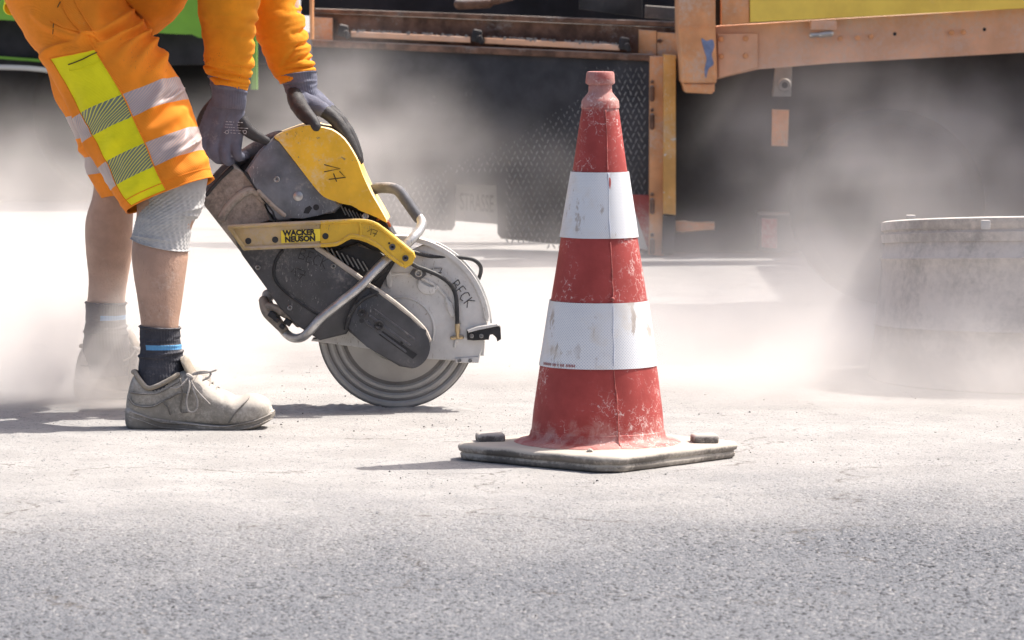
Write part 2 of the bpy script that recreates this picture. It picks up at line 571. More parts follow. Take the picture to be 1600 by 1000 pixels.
def build_road():
    x0, x1, y0, y1 = -1.32, 1.32, 5.9, 10.1
    nx, ny = 700, 760
    xs = np.linspace(x0, x1, nx); ys = np.linspace(y0, y1, ny)
    gx, gyy = np.meshgrid(xs, ys)
    p = np.stack([gx, gyy, np.zeros_like(gx)], -1)
    k = 1 / (1 + np.exp(-(gyy - dust_edge(gx)) * 5.0))
    amp = 0.0030 * (1 - .75 * k)
    h = vnoise(p * 130.0, 1) * .6 + vnoise(p * 240.0, 2) * .45
    h = np.minimum(h, .35)
    z = amp * h + .006 * fbm(p * 1.7, 3, 5) * np.clip((gyy - y0) * 2, 0, 1)
    e = np.minimum.reduce([(gx - x0), (x1 - gx), (gyy - y0), (y1 - gyy)])
    z *= np.clip(e / .12, 0, 1)
    # ground under the cone foot, the shoes and the blade stays level
    for cx, cyy, r in ((.169, 8.87, .36), (-.66, 9.46, .22), (-.25, 9.88, .2)):
        w = np.clip((np.hypot(gx - cx, gyy - cyy) - r) / .15, 0, 1)
        z = z * w + (amp * h * .6) * (1 - w)
    V = np.stack([gx, gyy, z], -1).reshape(-1, 3)
    ii = (np.arange(ny - 1)[:, None] * nx + np.arange(nx - 1)[None, :]).ravel()
    F = np.stack([ii, ii + 1, ii + nx + 1, ii + nx], 1)
    # the sheet goes on to the horizon
    B = 900.0
    o = len(V)
    ex = np.array([(-B, -40, 0), (x0, -40, 0), (x1, -40, 0), (B, -40, 0), (-B, y0, 0), (B, y0, 0), (-B, y1, 0), (B, y1, 0), (-B, B, 0), (x0, B, 0), (x1, B, 0), (B, B, 0)], float)
    V = np.concatenate([V, ex])
    a, b_, c, d = 0, nx - 1, (ny - 1) * nx, ny * nx - 1
    F2 = [(o, o + 1, a, o + 4), (o + 1, o + 2, b_, a), (o + 2, o + 3, o + 5, b_), (o + 4, a, c, o + 6), (b_, o + 5, o + 7, d),
          (o + 6, c, o + 9, o + 8), (c, d, o + 10, o + 9), (d, o + 7, o + 11, o + 10)]
    me = bpy.data.meshes.new('road')
    nf = len(F) + len(F2)
    me.vertices.add(len(V)); me.vertices.foreach_set('co', V.ravel())
    loops = np.concatenate([F.ravel(), np.array(F2).ravel()]).astype(np.int32)
    me.loops.add(len(loops)); me.loops.foreach_set('vertex_index', loops)
    me.polygons.add(nf); me.polygons.foreach_set('loop_start', np.arange(nf, dtype=np.int32) * 4)
    me.update(calc_edges=True); me.validate()
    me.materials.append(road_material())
    me.shade_smooth()
    ob = bpy.data.objects.new('road', me); COL.objects.link(ob)
    tag(ob, 'grey asphalt road whitened by stone dust towards the saw', None, None, 'structure')
build_road()

def build_grit():
    """loose stone chips lying on the road"""
    rng = np.random.default_rng(3)
    V, F = [], []
    for i in range(1600):
        Y = 6.3 + 4.6 * rng.random() ** .8
        X = (rng.random() * 2 - 1) * .115 * Y
        r = .0008 + .0016 * rng.random() ** 5
        if math.hypot(X - .169, Y - 8.87) < .31: continue
        o = len(V)
        a0 = rng.random() * 6.28
        q = [(r * 1.3 * math.cos(a0 + k * 1.2566) * (.7 + .5 * rng.random()), r * 1.3 * math.sin(a0 + k * 1.2566) * (.7 + .5 * rng.random())) for k in range(5)]
        V += [(X + x, Y + y, .0004) for x, y in q] + [(X + .55 * x, Y + .55 * y, .0006 + r * (.7 + .5 * rng.random())) for x, y in q]
        F += [(o + k, o + (k + 1) % 5, o + 5 + (k + 1) % 5, o + 5 + k) for k in range(5)] + [tuple(o + 5 + k for k in range(5))]
    g = mk('grit', V, F, mat('stone_chips', (.22, .21, .20), .9, 0, .5, 60, .35, (.32, .305, .29), .3), None, False)
    tag(g, 'small loose stone chips strewn over the dusty asphalt', None, None, 'stuff')
build_grit_later = build_grit

# ------------------------------------------------------------------ drifting dust
def dust_volume(name, lo, hi, blobs, base, colour, label, seed=0.0, nscale=2.4, aniso=.25, thr=(.36, .70), res=.06):
    """a real volume: density = soft blobs broken up by noise, sampled into a grid by geometry nodes"""
    m, mt, out = nodes_of(name)
    v = nn(mt, 'ShaderNodeVolumePrincipled')
    v.inputs['Color'].default_value = (*colour, 1)
    v.inputs['Anisotropy'].default_value = aniso
    v.inputs['Density'].default_value = 1.0
    mt.links.new(v.outputs[0], out.inputs['Volume'])
    nt = bpy.data.node_groups.new(name, 'GeometryNodeTree')
    nt.interface.new_socket(name='Geometry', in_out='OUTPUT', socket_type='NodeSocketGeometry')
    go = nt.nodes.new('NodeGroupOutput')
    pos = nt.nodes.new('GeometryNodeInputPosition').outputs[0]
    sp = nn(nt, 'ShaderNodeSeparateXYZ'); nt.links.new(pos, sp.inputs[0])
    tot = None
    for (ct, rad, amp) in blobs:
        s = nn(nt, 'ShaderNodeVectorMath', operation='SUBTRACT'); nt.links.new(pos, s.inputs[0]); s.inputs[1].default_value = ct
        dv = nn(nt, 'ShaderNodeVectorMath', operation='DIVIDE'); nt.links.new(s.outputs[0], dv.inputs[0]); dv.inputs[1].default_value = rad
        ln = nn(nt, 'ShaderNodeVectorMath', operation='LENGTH'); nt.links.new(dv.outputs[0], ln.inputs[0])
        g = mth(nt, 'MULTIPLY', rampf(nt, ln.outputs['Value'], 1.0, 0.0), amp)
        tot = g if tot is None else mth(nt, 'ADD', tot, g)
    mp = nn(nt, 'ShaderNodeVectorMath', operation='MULTIPLY_ADD'); nt.links.new(pos, mp.inputs[0])
    mp.inputs[1].default_value = (1, .8, 1.25); mp.inputs[2].default_value = (seed, seed * .7, seed * .3)
    n = noise(nt, mp.outputs[0], nscale, 4, .58, .35)
    d = mth(nt, 'MULTIPLY', tot, mth(nt, 'ADD', .15, rampf(nt, n, *thr)))
    for ax in range(3):      # thin out to nothing before the grid ends
        if ax < 2: d = mth(nt, 'MULTIPLY', d, rampf(nt, sp.outputs[ax], lo[ax], lo[ax] + .12))
        d = mth(nt, 'MULTIPLY', d, rampf(nt, sp.outputs[ax], hi[ax], hi[ax] - .12))
    d = mth(nt, 'MULTIPLY', d, base)
    vc = nt.nodes.new('GeometryNodeVolumeCube')
    nt.links.new(d, vc.inputs['Density'])
    vc.inputs['Min'].default_value = lo; vc.inputs['Max'].default_value = hi
    for ax, q in zip('XYZ', range(3)):
        vc.inputs['Resolution ' + ax].default_value = max(4, int((hi[q] - lo[q]) / res))
    sm = nt.nodes.new('GeometryNodeSetMaterial'); sm.inputs['Material'].default_value = m
    nt.links.new(vc.outputs[0], sm.inputs['Geometry']); nt.links.new(sm.outputs[0], go.inputs[0])
    vd = bpy.data.volumes.new(name); vd.materials.append(m)
    o = bpy.data.objects.new(name, vd); COL.objects.link(o)
    md = o.modifiers.new('density', 'NODES'); md.node_group = nt
    tag(o, label, None, None, 'stuff')
    return o

dust_volume('dust_cloud', (-2.2, 10.05, .002), (2.3, 14.6, 1.05),
            [((-.42, 11.2, .50), (.44, .7, .36), 1.0),       # puff thrown up behind the saw
             ((-.10, 11.5, .36), (.50, .7, .28), .36),
             ((-.25, 11.4, .10), (.66, 1.0, .32), .85),
             ((.82, 11.3, .46), (.50, .9, .38), .62),        # cloud on the right
             ((1.2, 11.6, .42), (.55, .9, .36), .40),
             ((.85, 11.4, .06), (1.2, 1.3, .36), 1.1),
             ((-1.15, 12.0, .22), (1.1, 1.6, .48), .85),     # behind the worker
             ((-.95, 11.5, .0), (1.3, 1.5, .32), 1.7)],
            1.3, (.955, .905, .865), 'pale stone dust billowing above the road between saw and machine', 3.1, 5.2, thr=(.42, .62), res=.034)
dust_volume('dust_cloud', (-1.5, 9.70, .002), (-.42, 10.9, .62),
            [((-1.00, 10.04, .04), (.50, .38, .32), 5.0),
             ((-.86, 9.99, .02), (.28, .32, .24), 7.0),
             ((-.80, 10.3, .02), (.45, .5, .22), 3.0),
             ((-.98, 10.06, .25), (.36, .38, .38), 1.4)],
            1.0, (.962, .925, .895), 'thick pale dust swirling round the far shoe', 7.7, 5.5, thr=(.36, .66), res=.026)
dust_volume('dust_cloud', (-.35, 9.3, .002), (1.75, 11.6, .72),
            [((.10, 10.62, .0), (.50, .55, .34), 3.0),
             ((.60, 10.35, .0), (.60, .75, .32), 3.4),
             ((1.05, 10.15, .0), (.80, .80, .25), 2.7),
             ((1.25, 9.9, .08), (.55, .50, .42), .9),
             ((.85, 10.5, .18), (.75, .7, .42), .7)],
            1.0, (.962, .925, .895), 'low white dust drifting past the steel tub', 1.9, 4.0, thr=(.26, .72), res=.032)

# ------------------------------------------------------------------ road machine behind
M_orange = mat('worn_orange_paint', (.72, .34, .15), .55, 0, .16, 9, .52, (.62, .48, .38), .2, .15, 90, (.75, .62, .5), .10)
M_orange_hi = mat('amber_paint', (.70, .37, .10), .5, 0, .15, 9, .40, (.64, .50, .36), .2, .1, 90, (.85, .8, .72), .18, chip=(.7, .68, .64), chip_amt=.06)
M_rust = mat('tarred_rusty_steel', (.16, .085, .055), .75, .0, .5, 16, .35, (.34, .30, .27), .5, .4, 120)
M_black = mat('sooty_steel', (.030, .029, .032), .7, .0, .4, 10, .18, (.25, .23, .215), .4, .3, 120)
M_plate = mat('dark_tread_plate', (.040, .038, .042), .5, .15, .35, 9, .25, (.26, .24, .225), .1, .15, 150)
M_tread = mat('worn_tread_bars', (.25, .243, .238), .42, .3, .35, 8, .25, (.34, .31, .29), .1)
M_yellow = mat('yellow_body_paint', (.94, .68, .12), .5, 0, .1, 8, .24, (.78, .66, .40), .1, .08, 80)
M_pinkor = mat('dusty_orange_beam', (.74, .42, .26), .6, 0, .12, 8, .60, (.66, .50, .41), .1, .1, 80)
M_void = mat('dark_shade_and_chassis', (.022, .022, .026), .9, 0, .5, 5, .15, (.14, .13, .125), .2)  # near-black for sheets standing in for shade, also the skirt and holes
M_grey = mat('grey_steel', (.23, .225, .22), .5, .4, .25, 10, .4, (.42, .39, .36), .4, .1)
M_red = mat('red_film', (.34, .05, .045), .5, 0, .2, 9, .5, (.45, .36, .33), .1)
M_pale = mat('pale_film', (.52, .50, .48), .5, 0, .1, 9, .3)
M_rubber = mat('tyre_rubber', (.012, .012, .012), 1.0, 0, .3, 8, .0, bump=.3, bscale=60, spec=.0)
M_letter = mat('dark_lettering', (.045, .042, .042), .7, 0, .2)
M_blue = mat('blue_primer', (.17, .22, .36), .6, 0, .3, 30)
M_silver = mat('bright_bolt', (.55, .53, .50), .32, .8, .15, 30, .12)

def Yp(px): return 15.05 + (1055.0 - px) * 0.00115

def bolt_geo(g, px, py, Y, r=.007, d=.006, mi=0, n=10):
    c = P(px, py, Y)
    return g.add(disc_y([(r * .1, -d), (r * .8, -d), (r, -d * .7), (r, .004)], c, n), mi)

paver = empty('road_paver', (.55, 15.2, 0), 'orange road machine with chequer plate side flap and yellow panel behind the cone', 'road machine')
prism('side_flap', [(487, 70), (1017, 93), (1017, 396), (783, 373), (777, 365), (777, 288), (711, 286), (711, 352), (706, 360), (690, 360), (608, 352), (487, 338)],
      Yp, .03, M_plate, paver, .004, 2)
# raised tread bars, one part
g = Geo()
rows = 0
for r, y in enumerate(np.arange(100, 392, 9.2)):
    for c_, x in enumerate(np.arange(500, 1012, 8.6)):
        xx = x + (4.3 if r % 2 else 0)
        if xx > 1010: continue
        lim = 338 + (xx - 487) * .13
        if y > lim + (0 if not 705 < xx < 786 else -76): continue
        if 700 < xx < 790 and y > 272: continue
        if y < 88 + (xx - 487) * .04: continue
        if xx < 600: continue
        ang = math.radians(62 if (c_ % 2) else -62) + random.uniform(-.05, .05)
        c0 = P(xx, y, Yp(xx) - .0022)
        a = Vector((math.cos(ang), 0, math.sin(ang))) * .0120
        b = Vector((-math.sin(ang), 0, math.cos(ang))) * .0030
        C0 = Vector(c0)
        o = Vector((0, .0025, 0))
        vs = [C0 - a + o, C0 - b + o, C0 + a + o, C0 + b + o, C0 - a * .6 - b * .3, C0 + a * .6 - b * .3, C0 + a * .6 + b * .3, C0 - a * .6 + b * .3]
        g.add(([tuple(v) for v in vs], [(4, 5, 6, 7), (0, 1, 5, 4), (1, 2, 5), (2, 3, 6, 5), (3, 0, 7, 6), (0, 4, 7)]))
tb = g.obj('tread_bar', M_tread, paver, False)
tb['kind'] = 'stuff'
prism('text_plate', [(695, 275), (795, 279), (795, 352), (772, 350), (709, 345), (695, 343)], 15.52, 15.54, M_grey, paver, .002, 1)
plate = bpy.data.objects['text_plate']
g = Geo(); g.add(text_geo('STRASSE', .082, P(745, 318, 15.514), (.37, 0, -.03), (0, 0, 1), .001, .001, 1.0))
g.obj('lettering', M_letter, plate, False)
prism('flap_rail', [(487, 62), (1022, 85), (1022, 96), (487, 73)], lambda x: Yp(x) - .03, .07, M_rust, paver, .006, 2)
prism('flap_post', [(1016, 88), (1037, 88), (1037, 400), (1014, 398)], 15.0, 15.09, M_orange, paver, .004, 2)
prism('corner_strip', [(1037, 85), (1056, 86), (1056, 336), (1036, 334)], 14.97, 15.06, M_orange_hi, paver, .003, 2)
prism('strip_foot', [(1036, 336), (1055, 338), (1054, 392), (1050, 398), (1034, 397)], 14.985, 15.06, M_black, paver, .003, 2)
for y in (146, 190, 322, 385):
    g = Geo(); g.add(tube_geo([P(1019, y - 9, 14.985), P(1019, y + 9, 14.985)], .008, 8)); g.obj('hinge', M_rust, paver)
    g = Geo(); bolt_geo(g, 1019, y - 18, 14.995, .006); g.obj('bolt', M_rust, paver)
prism('tow_hook', [(1056, 346), (1072, 345), (1080, 349), (1117, 347), (1117, 360), (1078, 360), (1068, 364), (1056, 362)], 15.05, 15.09, M_orange, paver, .004, 2)
wp = prism('warning_plate', [(983, 304), (1015, 305), (1015, 392), (983, 386)], 15.02, 15.035, M_red, paver, .001, 1)
prism('pale_stripe', [(983, 310), (985, 310), (1012, 388), (1012, 391), (983, 385)], 15.0175, 15.02, M_pale, wp, 0)
# deck front
prism('deck_beam', [(487, 20), (1062, 44), (1062, 90), (487, 66)], lambda x: Yp(x) + .06, .08, M_rust, paver, .004, 2)
prism('end_plate', [(486, 26), (520, 28), (520, 64), (486, 62)], lambda x: Yp(x) + .035, .02, M_orange, paver, .002, 1)
prism('end_plate', [(998, 46), (1026, 48), (1026, 88), (998, 86)], lambda x: Yp(x) + .035, .02, M_orange, paver, .002, 1)
prism('end_plate', [(1027, 50), (1062, 52), (1062, 92), (1027, 90)], lambda x: Yp(x) + .03, .02, M_orange, paver, .002, 1)
for x, y in ((1030, 64), (1050, 65)):
    g = Geo(); bolt_geo(g, x, y, 15.1, .007); g.obj('bolt', M_rust, paver)
for a, b in (((548, 49), (735, 58)), ((757, 59), (968, 70))):
    prism('deck_rail', [(a[0], a[1]), (b[0], b[1]), (b[0], b[1] + 9), (a[0], a[1] + 9)], lambda x: Yp(x) - .02, .05, M_pinkor, paver, .004, 2)
    gg = Geo(); bmg = bmesh.new()
    for i in range(60):
        x = random.uniform(a[0] + 3, b[0] - 3); t = (x - a[0]) / (b[0] - a[0])
        y = a[1] + (b[1] - a[1]) * t - random.uniform(0, 1.5)
        box_bm(bmg, P(x, y, Yp(x) + random.uniform(-.015, .02)), .012, .012, random.uniform(.004, .010), Matrix.Rotation(random.random() * 3, 3, 'Y'))
    st = from_bm('gravel', bmg, M_grey, paver, False); st['kind'] = 'stuff'
for x, y in ((536, 48), (745, 56), (975, 68)):
    bm = bmesh.new()
    box_bm(bm, P(x, y, Yp(x) - .0), .034, .06, .042, Matrix.Rotation(.2, 3, 'Y'), .008)
    box_bm(bm, P(x + 6, y + 6, Yp(x) - .03), .018, .03, .03, Matrix.Rotation(-.4, 3, 'Y'), .006)
    from_bm('rail_bracket', bm, M_black, paver)
prism('deck_lip', [(492, 13), (690, 20), (1058, 34), (1058, 42), (690, 28), (492, 20)], lambda x: Yp(x) + .03, .05, M_rust, paver, .005, 2)
prism('deck_shade_sheet', [(470, -120), (1075, -120), (1075, 46), (470, 24)], 15.85, 15.95, M_void, paver)  # dark sheet that paints the shade behind the deck
g = Geo(); g.tube([P(718, 6, 15.3), P(740, 5, 15.3), P(762, 4, 15.3)], .019, 12); g.tube([P(762, 3, 15.3), P(800, -6, 15.3)], .015, 10)
g.obj('hydraulic_ram', M_rust, paver)
prism('push_blade', [(905, -60), (1003, -60), (1004, 27), (905, 14)], lambda x: 15.3 - (x - 905) * .0008, .03, M_black, paver, .003, 2)
prism('side_sheet', [(1008, 8), (1062, 12), (1062, 32), (1008, 28)], 15.35, 15.38, M_grey, paver, .002, 1)
prism('left_upright', [(483, -120), (489, -120), (489, 62), (484, 62)], 15.6, 15.68, M_orange, paver, .003, 1)
# right hand frame
prism('corner_post', [(1060, -120), (1118, -120), (1118, 44), (1121, 118), (1119, 130), (1066, 130), (1061, 44)], 14.72, 15.1, M_orange, paver, .012, 3)
post = bpy.data.objects['corner_post']
prism('post_cap', [(1068, 130), (1117, 130), (1117, 142), (1112, 147), (1072, 145)], 14.74, 15.05, M_orange, post, .01, 3)
prism('paint_scar', cat_interp([(1096, 60), (1104, 64), (1113, 62), (1116, 72), (1112, 86), (1115, 100), (1107, 108), (1103, 122), (1101, 108), (1104, 92), (1100, 78)], 4, True), 14.7185, 14.722, M_blue, post)
prism('weld_ridge', [(1061, 43), (1119, 39), (1119, 41), (1061, 45)], 14.716, 14.722, M_orange, post)
Yb = lambda x: 14.78 + (x - 1120) * .0003
prism('chassis_beam', [(1118, 41), (1300, 30), (1720, 6), (1720, 74), (1600, 82), (1300, 99), (1184, 106), (1122, 124), (1118, 124)], Yb, .1, M_pinkor, paver, .005, 2)
prism('splice_plate', [(1121, 52), (1184, 52), (1184, 105.5), (1123, 122)], lambda x: Yb(x) - .012, .012, M_pinkor, paver, .002, 1)
for x, y in ((1127, 61), (1165, 60), (1127, 88), (1165, 87), (1313, 60), (1340, 59), (1361, 57), (1487, 51), (1505, 50)):
    g = Geo(); bolt_geo(g, x, y, Yb(x) - .013, .0085, .008); g.obj('bolt', M_orange, paver)
for x, y in ((1398, 53), (1538, 46)):
    g = Geo(); g.add(disc_y([(.001, -.001), (.006, -.001), (.006, .01)], P(x, y, Yb(x)), 10)); g.obj('bolt_hole', M_void, paver)
prism('body_panel', [(1127, -120), (1171, -120), (1171, 36), (1127, 39)], lambda x: Yb(x) - .05, .06, M_orange, paver, .004, 2)
prism('yellow_stripe_panel', [(1171.5, -120), (1740, -120), (1740, 6), (1600, 13), (1172, 35)], lambda x: Yb(x) - .055, .06, M_yellow, paver, .003, 2)
bm = bmesh.new()
box_bm(bm, P(1286, 39, Yb(1286) - .03), .082, .07, .030, None, .004)
from_bm('latch', bm, M_pinkor, paver)
lt = bpy.data.objects['latch']
g = Geo()
g.tube([P(1268, 55, 14.78), P(1280, 54, 14.78)], .009, 10); g.tube([P(1283, 54, 14.78), P(1298, 52, 14.78)], .011, 10)
g.obj('latch_bolt', M_silver, lt)
prism('hanger', [(1212, 104), (1238, 103), (1236, 151), (1207, 151)], 15.0, 15.05, M_grey, paver, .003, 2)
g = Geo(); c = P(1226, 133, 14.995)
g.add(disc_y([(.006, -.004), (.019, -.006), (.023, -.002), (.023, .01)], c, 24)); bs_ = g.obj('bushing', M_grey, paver); g = Geo(); g.add(disc_y([(.001, -.0075), (.010, -.0075), (.010, .002)], c, 16)); g.obj('bushing_hole', M_void, bs_)
prism('orange_strap', [(1207, 171), (1233, 172), (1231, 229), (1206, 228)], 15.02, 15.05, M_orange, paver, .003, 2)
prism('under_shade_sheet', [(1062, -120), (1760, -120), (1760, 394), (1030, 394), (1030, 44), (1062, 44)], 15.17, 15.25, M_void, paver)  # dark sheet in place of the shade beneath the machine and behind the post gap
prism('step_box', [(1186, 335), (1238, 336), (1240, 393), (1186, 391)], 14.95, 15.15, M_black, paver, .006, 2)
prism('step_door', [(1190, 341), (1214, 342), (1214, 388), (1190, 386)], 14.943, 14.95, M_red, paver, .002, 1)
# wheel
wc = np.array((1.055, 12.95, .272))
g = Geo()
R = .272
prof = [(.10, -.07), (.17, -.085), (R * .86, -.095), (R * .97, -.075), (R, -.05), (R, .05), (R * .97, .075), (R * .86, .095), (.17, .085), (.10, .07)]
wheel = empty('wheel', (0, 0, 0)); wheel.parent = paver
wheel.location = tuple(wc - wloc(paver))
g.add(disc_y(prof, wc, 56))
g.obj('tyre', M_rubber, wheel)
g = Geo(); g.add(disc_y([(.02, -.06), (.05, -.06), (.06, -.035), (.125, -.03), (.14, -.075), (.15, -.078), (.15, -.03)], wc, 40))
for k in range(6): g.add(disc_y([(.004, -.046), (.011, -.046), (.011, -.02)], wc + np.array((.085 * math.cos(k), 0, .085 * math.sin(k))), 8))
g.obj('rim', M_grey, wheel)
g = Geo(); g.tube([wc + np.array((0, .05, 0)), (wc[0], 15.2, wc[2])], .045, 14); g.obj('axle', M_black, paver)
# unseen roof and posts above the view, added to cast the ground's shadow band
bm = bmesh.new()
box_bm(bm, (2.82, 12.60, 2.62), 2.15, 1.98, .07, None, .02)
box_bm(bm, (3.1, 14.4, 2.62), 1.55, 1.6, .068, None, .02)
from_bm('added_shade_roof', bm, M_orange, paver)
for x, y in ((3.75, 11.2), (3.75, 13.1), (2.2, 13.4)):
    bm = bmesh.new(); box_bm(bm, (x, y, 1.3), .07, .07, 2.6, None, .01); from_bm('added_shade_post', bm, M_orange, paver)
bm = bmesh.new()
box_bm(bm, (3.75, 12.9, .6), .12, 4.2, .1, None, .01); box_bm(bm, (2.9, 15.0, .8), 1.8, .1, .12, None, .01)  # frame added to carry the unseen shading roof
from_bm('added_shade_frame', bm, M_orange, paver)

# ------------------------------------------------------------------ green machine far left
M_green = mat('green_body_paint', (.16, .36, .035), .45, 0, .12, 3, .25, (.40, .40, .34), .2)
M_whitebar = mat('pale_bumper', (.55, .55, .53), .5, 0, .1, 5, .3)
gm = empty('green_vehicle', (-1.3, 18.3, 0), 'green vehicle with dark skirt standing in the dust behind the worker', 'vehicle')
prism('body', cat_interp([(-260, -160), (330, -160), (334, 40), (310, 53), (240, 51), (110, 40), (0, 31), (-260, 26)], 5, True), 18.0, 19.4, M_green, gm, .03, 3)
prism('skirt', [(-260, 15), (0, 20), (420, 40), (470, 60), (470, 100), (80, 104), (-260, 98)], 18.08, 19.2, M_void, gm, .02, 2)
tube_px('bumper', [(-240, 101, 18.0), (0, 105, 18.0), (60, 108, 18.0), (84, 112, 18.06)], .010, M_whitebar, gm)
prism('trim_line', [(-240, 86), (0, 88), (80, 94), (80, 98), (0, 92), (-240, 90)], 18.06, 18.09, M_green, gm)
prism('vehicle_shade_sheet', [(-260, 96), (470, 96), (480, 320), (-260, 320)], 18.5, 18.6, M_void, gm)  # dark sheet painting the shadow under the vehicle
prism('marker_post', [(392, -90), (401, -90), (402, 140), (392, 140)], 17.7, 17.74, M_green, gm, .004, 2)
for x in (-.62, -2.6):
    c = np.array((x - .9, 18.35, .38)); g = Geo()
    g.add(disc_y([(.12, -.1), (.22, -.12), (.35, -.12), (.38, -.08), (.38, .08), (.35, .12), (.12, .1)], c, 40))
    w_ = g.obj('wheel', M_rubber, gm)
    g = Geo(); g.add(disc_y([(.03, -.13), (.18, -.112), (.21, -.125), (.21, -.09)], c, 32)); g.obj('rim', M_grey, w_)

# ------------------------------------------------------------------ steel tub on the right
M_tub = mat('dusty_tub_steel', (.36, .335, .315), .6, .0, .22, 7, .74, (.58, .535, .495), .2, .3, 60)
tub = empty('steel_tub', (1.285, 10.6, 0), 'wide round dusty steel tub with double rim at the right edge', 'tub')
tc_ = np.array((1.285, 10.6, 0.0))
H = P(1500, 340, 10.18)[2] - .036
def tilt(V):
    V = np.array(V, float); V[:, 2] -= (V[:, 1] - 10.6) * .088 * V[:, 2] / H
    return V
V, F = lathe([(.455, 0), (.462, .004), (.458, .03), (.448, .10), (.447, .12), (.452, .125), (.447, .13), (.435, .24), (.434, .27), (.439, .275), (.433, .28), (.426, H - .045)], tc_, 96)
V = np.array(V); dn = fbm(V * 5.0, 3, 4) * .004
ax = V - tc_; ax[:, 2] = 0; ax /= np.linalg.norm(ax, axis=1, keepdims=True)
V = V + ax * dn[:, None]
mk('wall', tilt(V), F, M_tub, tub, angle=60)
g = Geo(); g.add(lathe([(.424, H - .047), (.432, H - .047), (.434, H - .028), (.428, H - .024), (.428, H - .021), (.434, H - .018), (.434, H), (.428, H + .003), (.422, H), (.42, H - .05)], tc_, 96))
g.v = [tuple(q) for q in tilt(g.v)]; g.obj('rim', M_tub, tub, angle=60)
g = Geo(); g.add(lathe([(.44, .02), (.3, .022), (.02, .024)], tc_, 64, closed_top=True)); g.add(lathe([(.42, H - .05), (.432, .02)], tc_, 64)); g.v = [tuple(q) for q in tilt(g.v)]; g.obj('inner_wall', M_tub, tub)
bm = bmesh.new(); box_bm(bm, P(1423, 338, 10.26), .02, .02, .006, None, .002); from_bm('clip', bm, M_pale, tub)
bm = bmesh.new(); box_bm(bm, P(1540, 351, 10.17), .02, .012, .02, None, .002); from_bm('clip', bm, M_pale, tub)

build_grit_later()

def build_powder():
    """ridge of cuttings along the saw cut"""
    nx, ny = 150, 26
    V = []
    for i in range(nx):
        for j in range(ny):
            u, v = i / (nx - 1), j / (ny - 1)
            X = -.60 + .52 * u; Y = 9.80 + .13 * v
            e = math.sin(math.pi * u) ** .6 * math.sin(math.pi * v) ** 1.2
            V.append([X, Y + .01 * math.sin(X * 23), e])
    V = np.array(V)
    q = V.copy(); q[:, 2] = 0
    hgt = V[:, 2] * (.0065 + .0045 * fbm(q * 26, 3, 2) + .0025 * vnoise(q * 120, 4))
    V[:, 2] = np.maximum(hgt, 0) - .0004 + .0002
    F = [(i * ny + j, (i + 1) * ny + j, (i + 1) * ny + j + 1, i * ny + j + 1) for i in range(nx - 1) for j in range(ny - 1)]
    o = mk('stone_powder', V, F, mat('stone_powder', (.33, .315, .30), .95, 0, .2, 40, bump=.6, bscale=300), None, True, 0)
    tag(o, 'low ridge of pale stone powder along the saw cut', None, None, 'stuff')
build_powder()

# ------------------------------------------------------------------ traffic cone
CY = 8.87
CXW = P(934, 690, CY)[0]
ks = CY / FPX
def cz(py): return P(934, py, CY)[2]

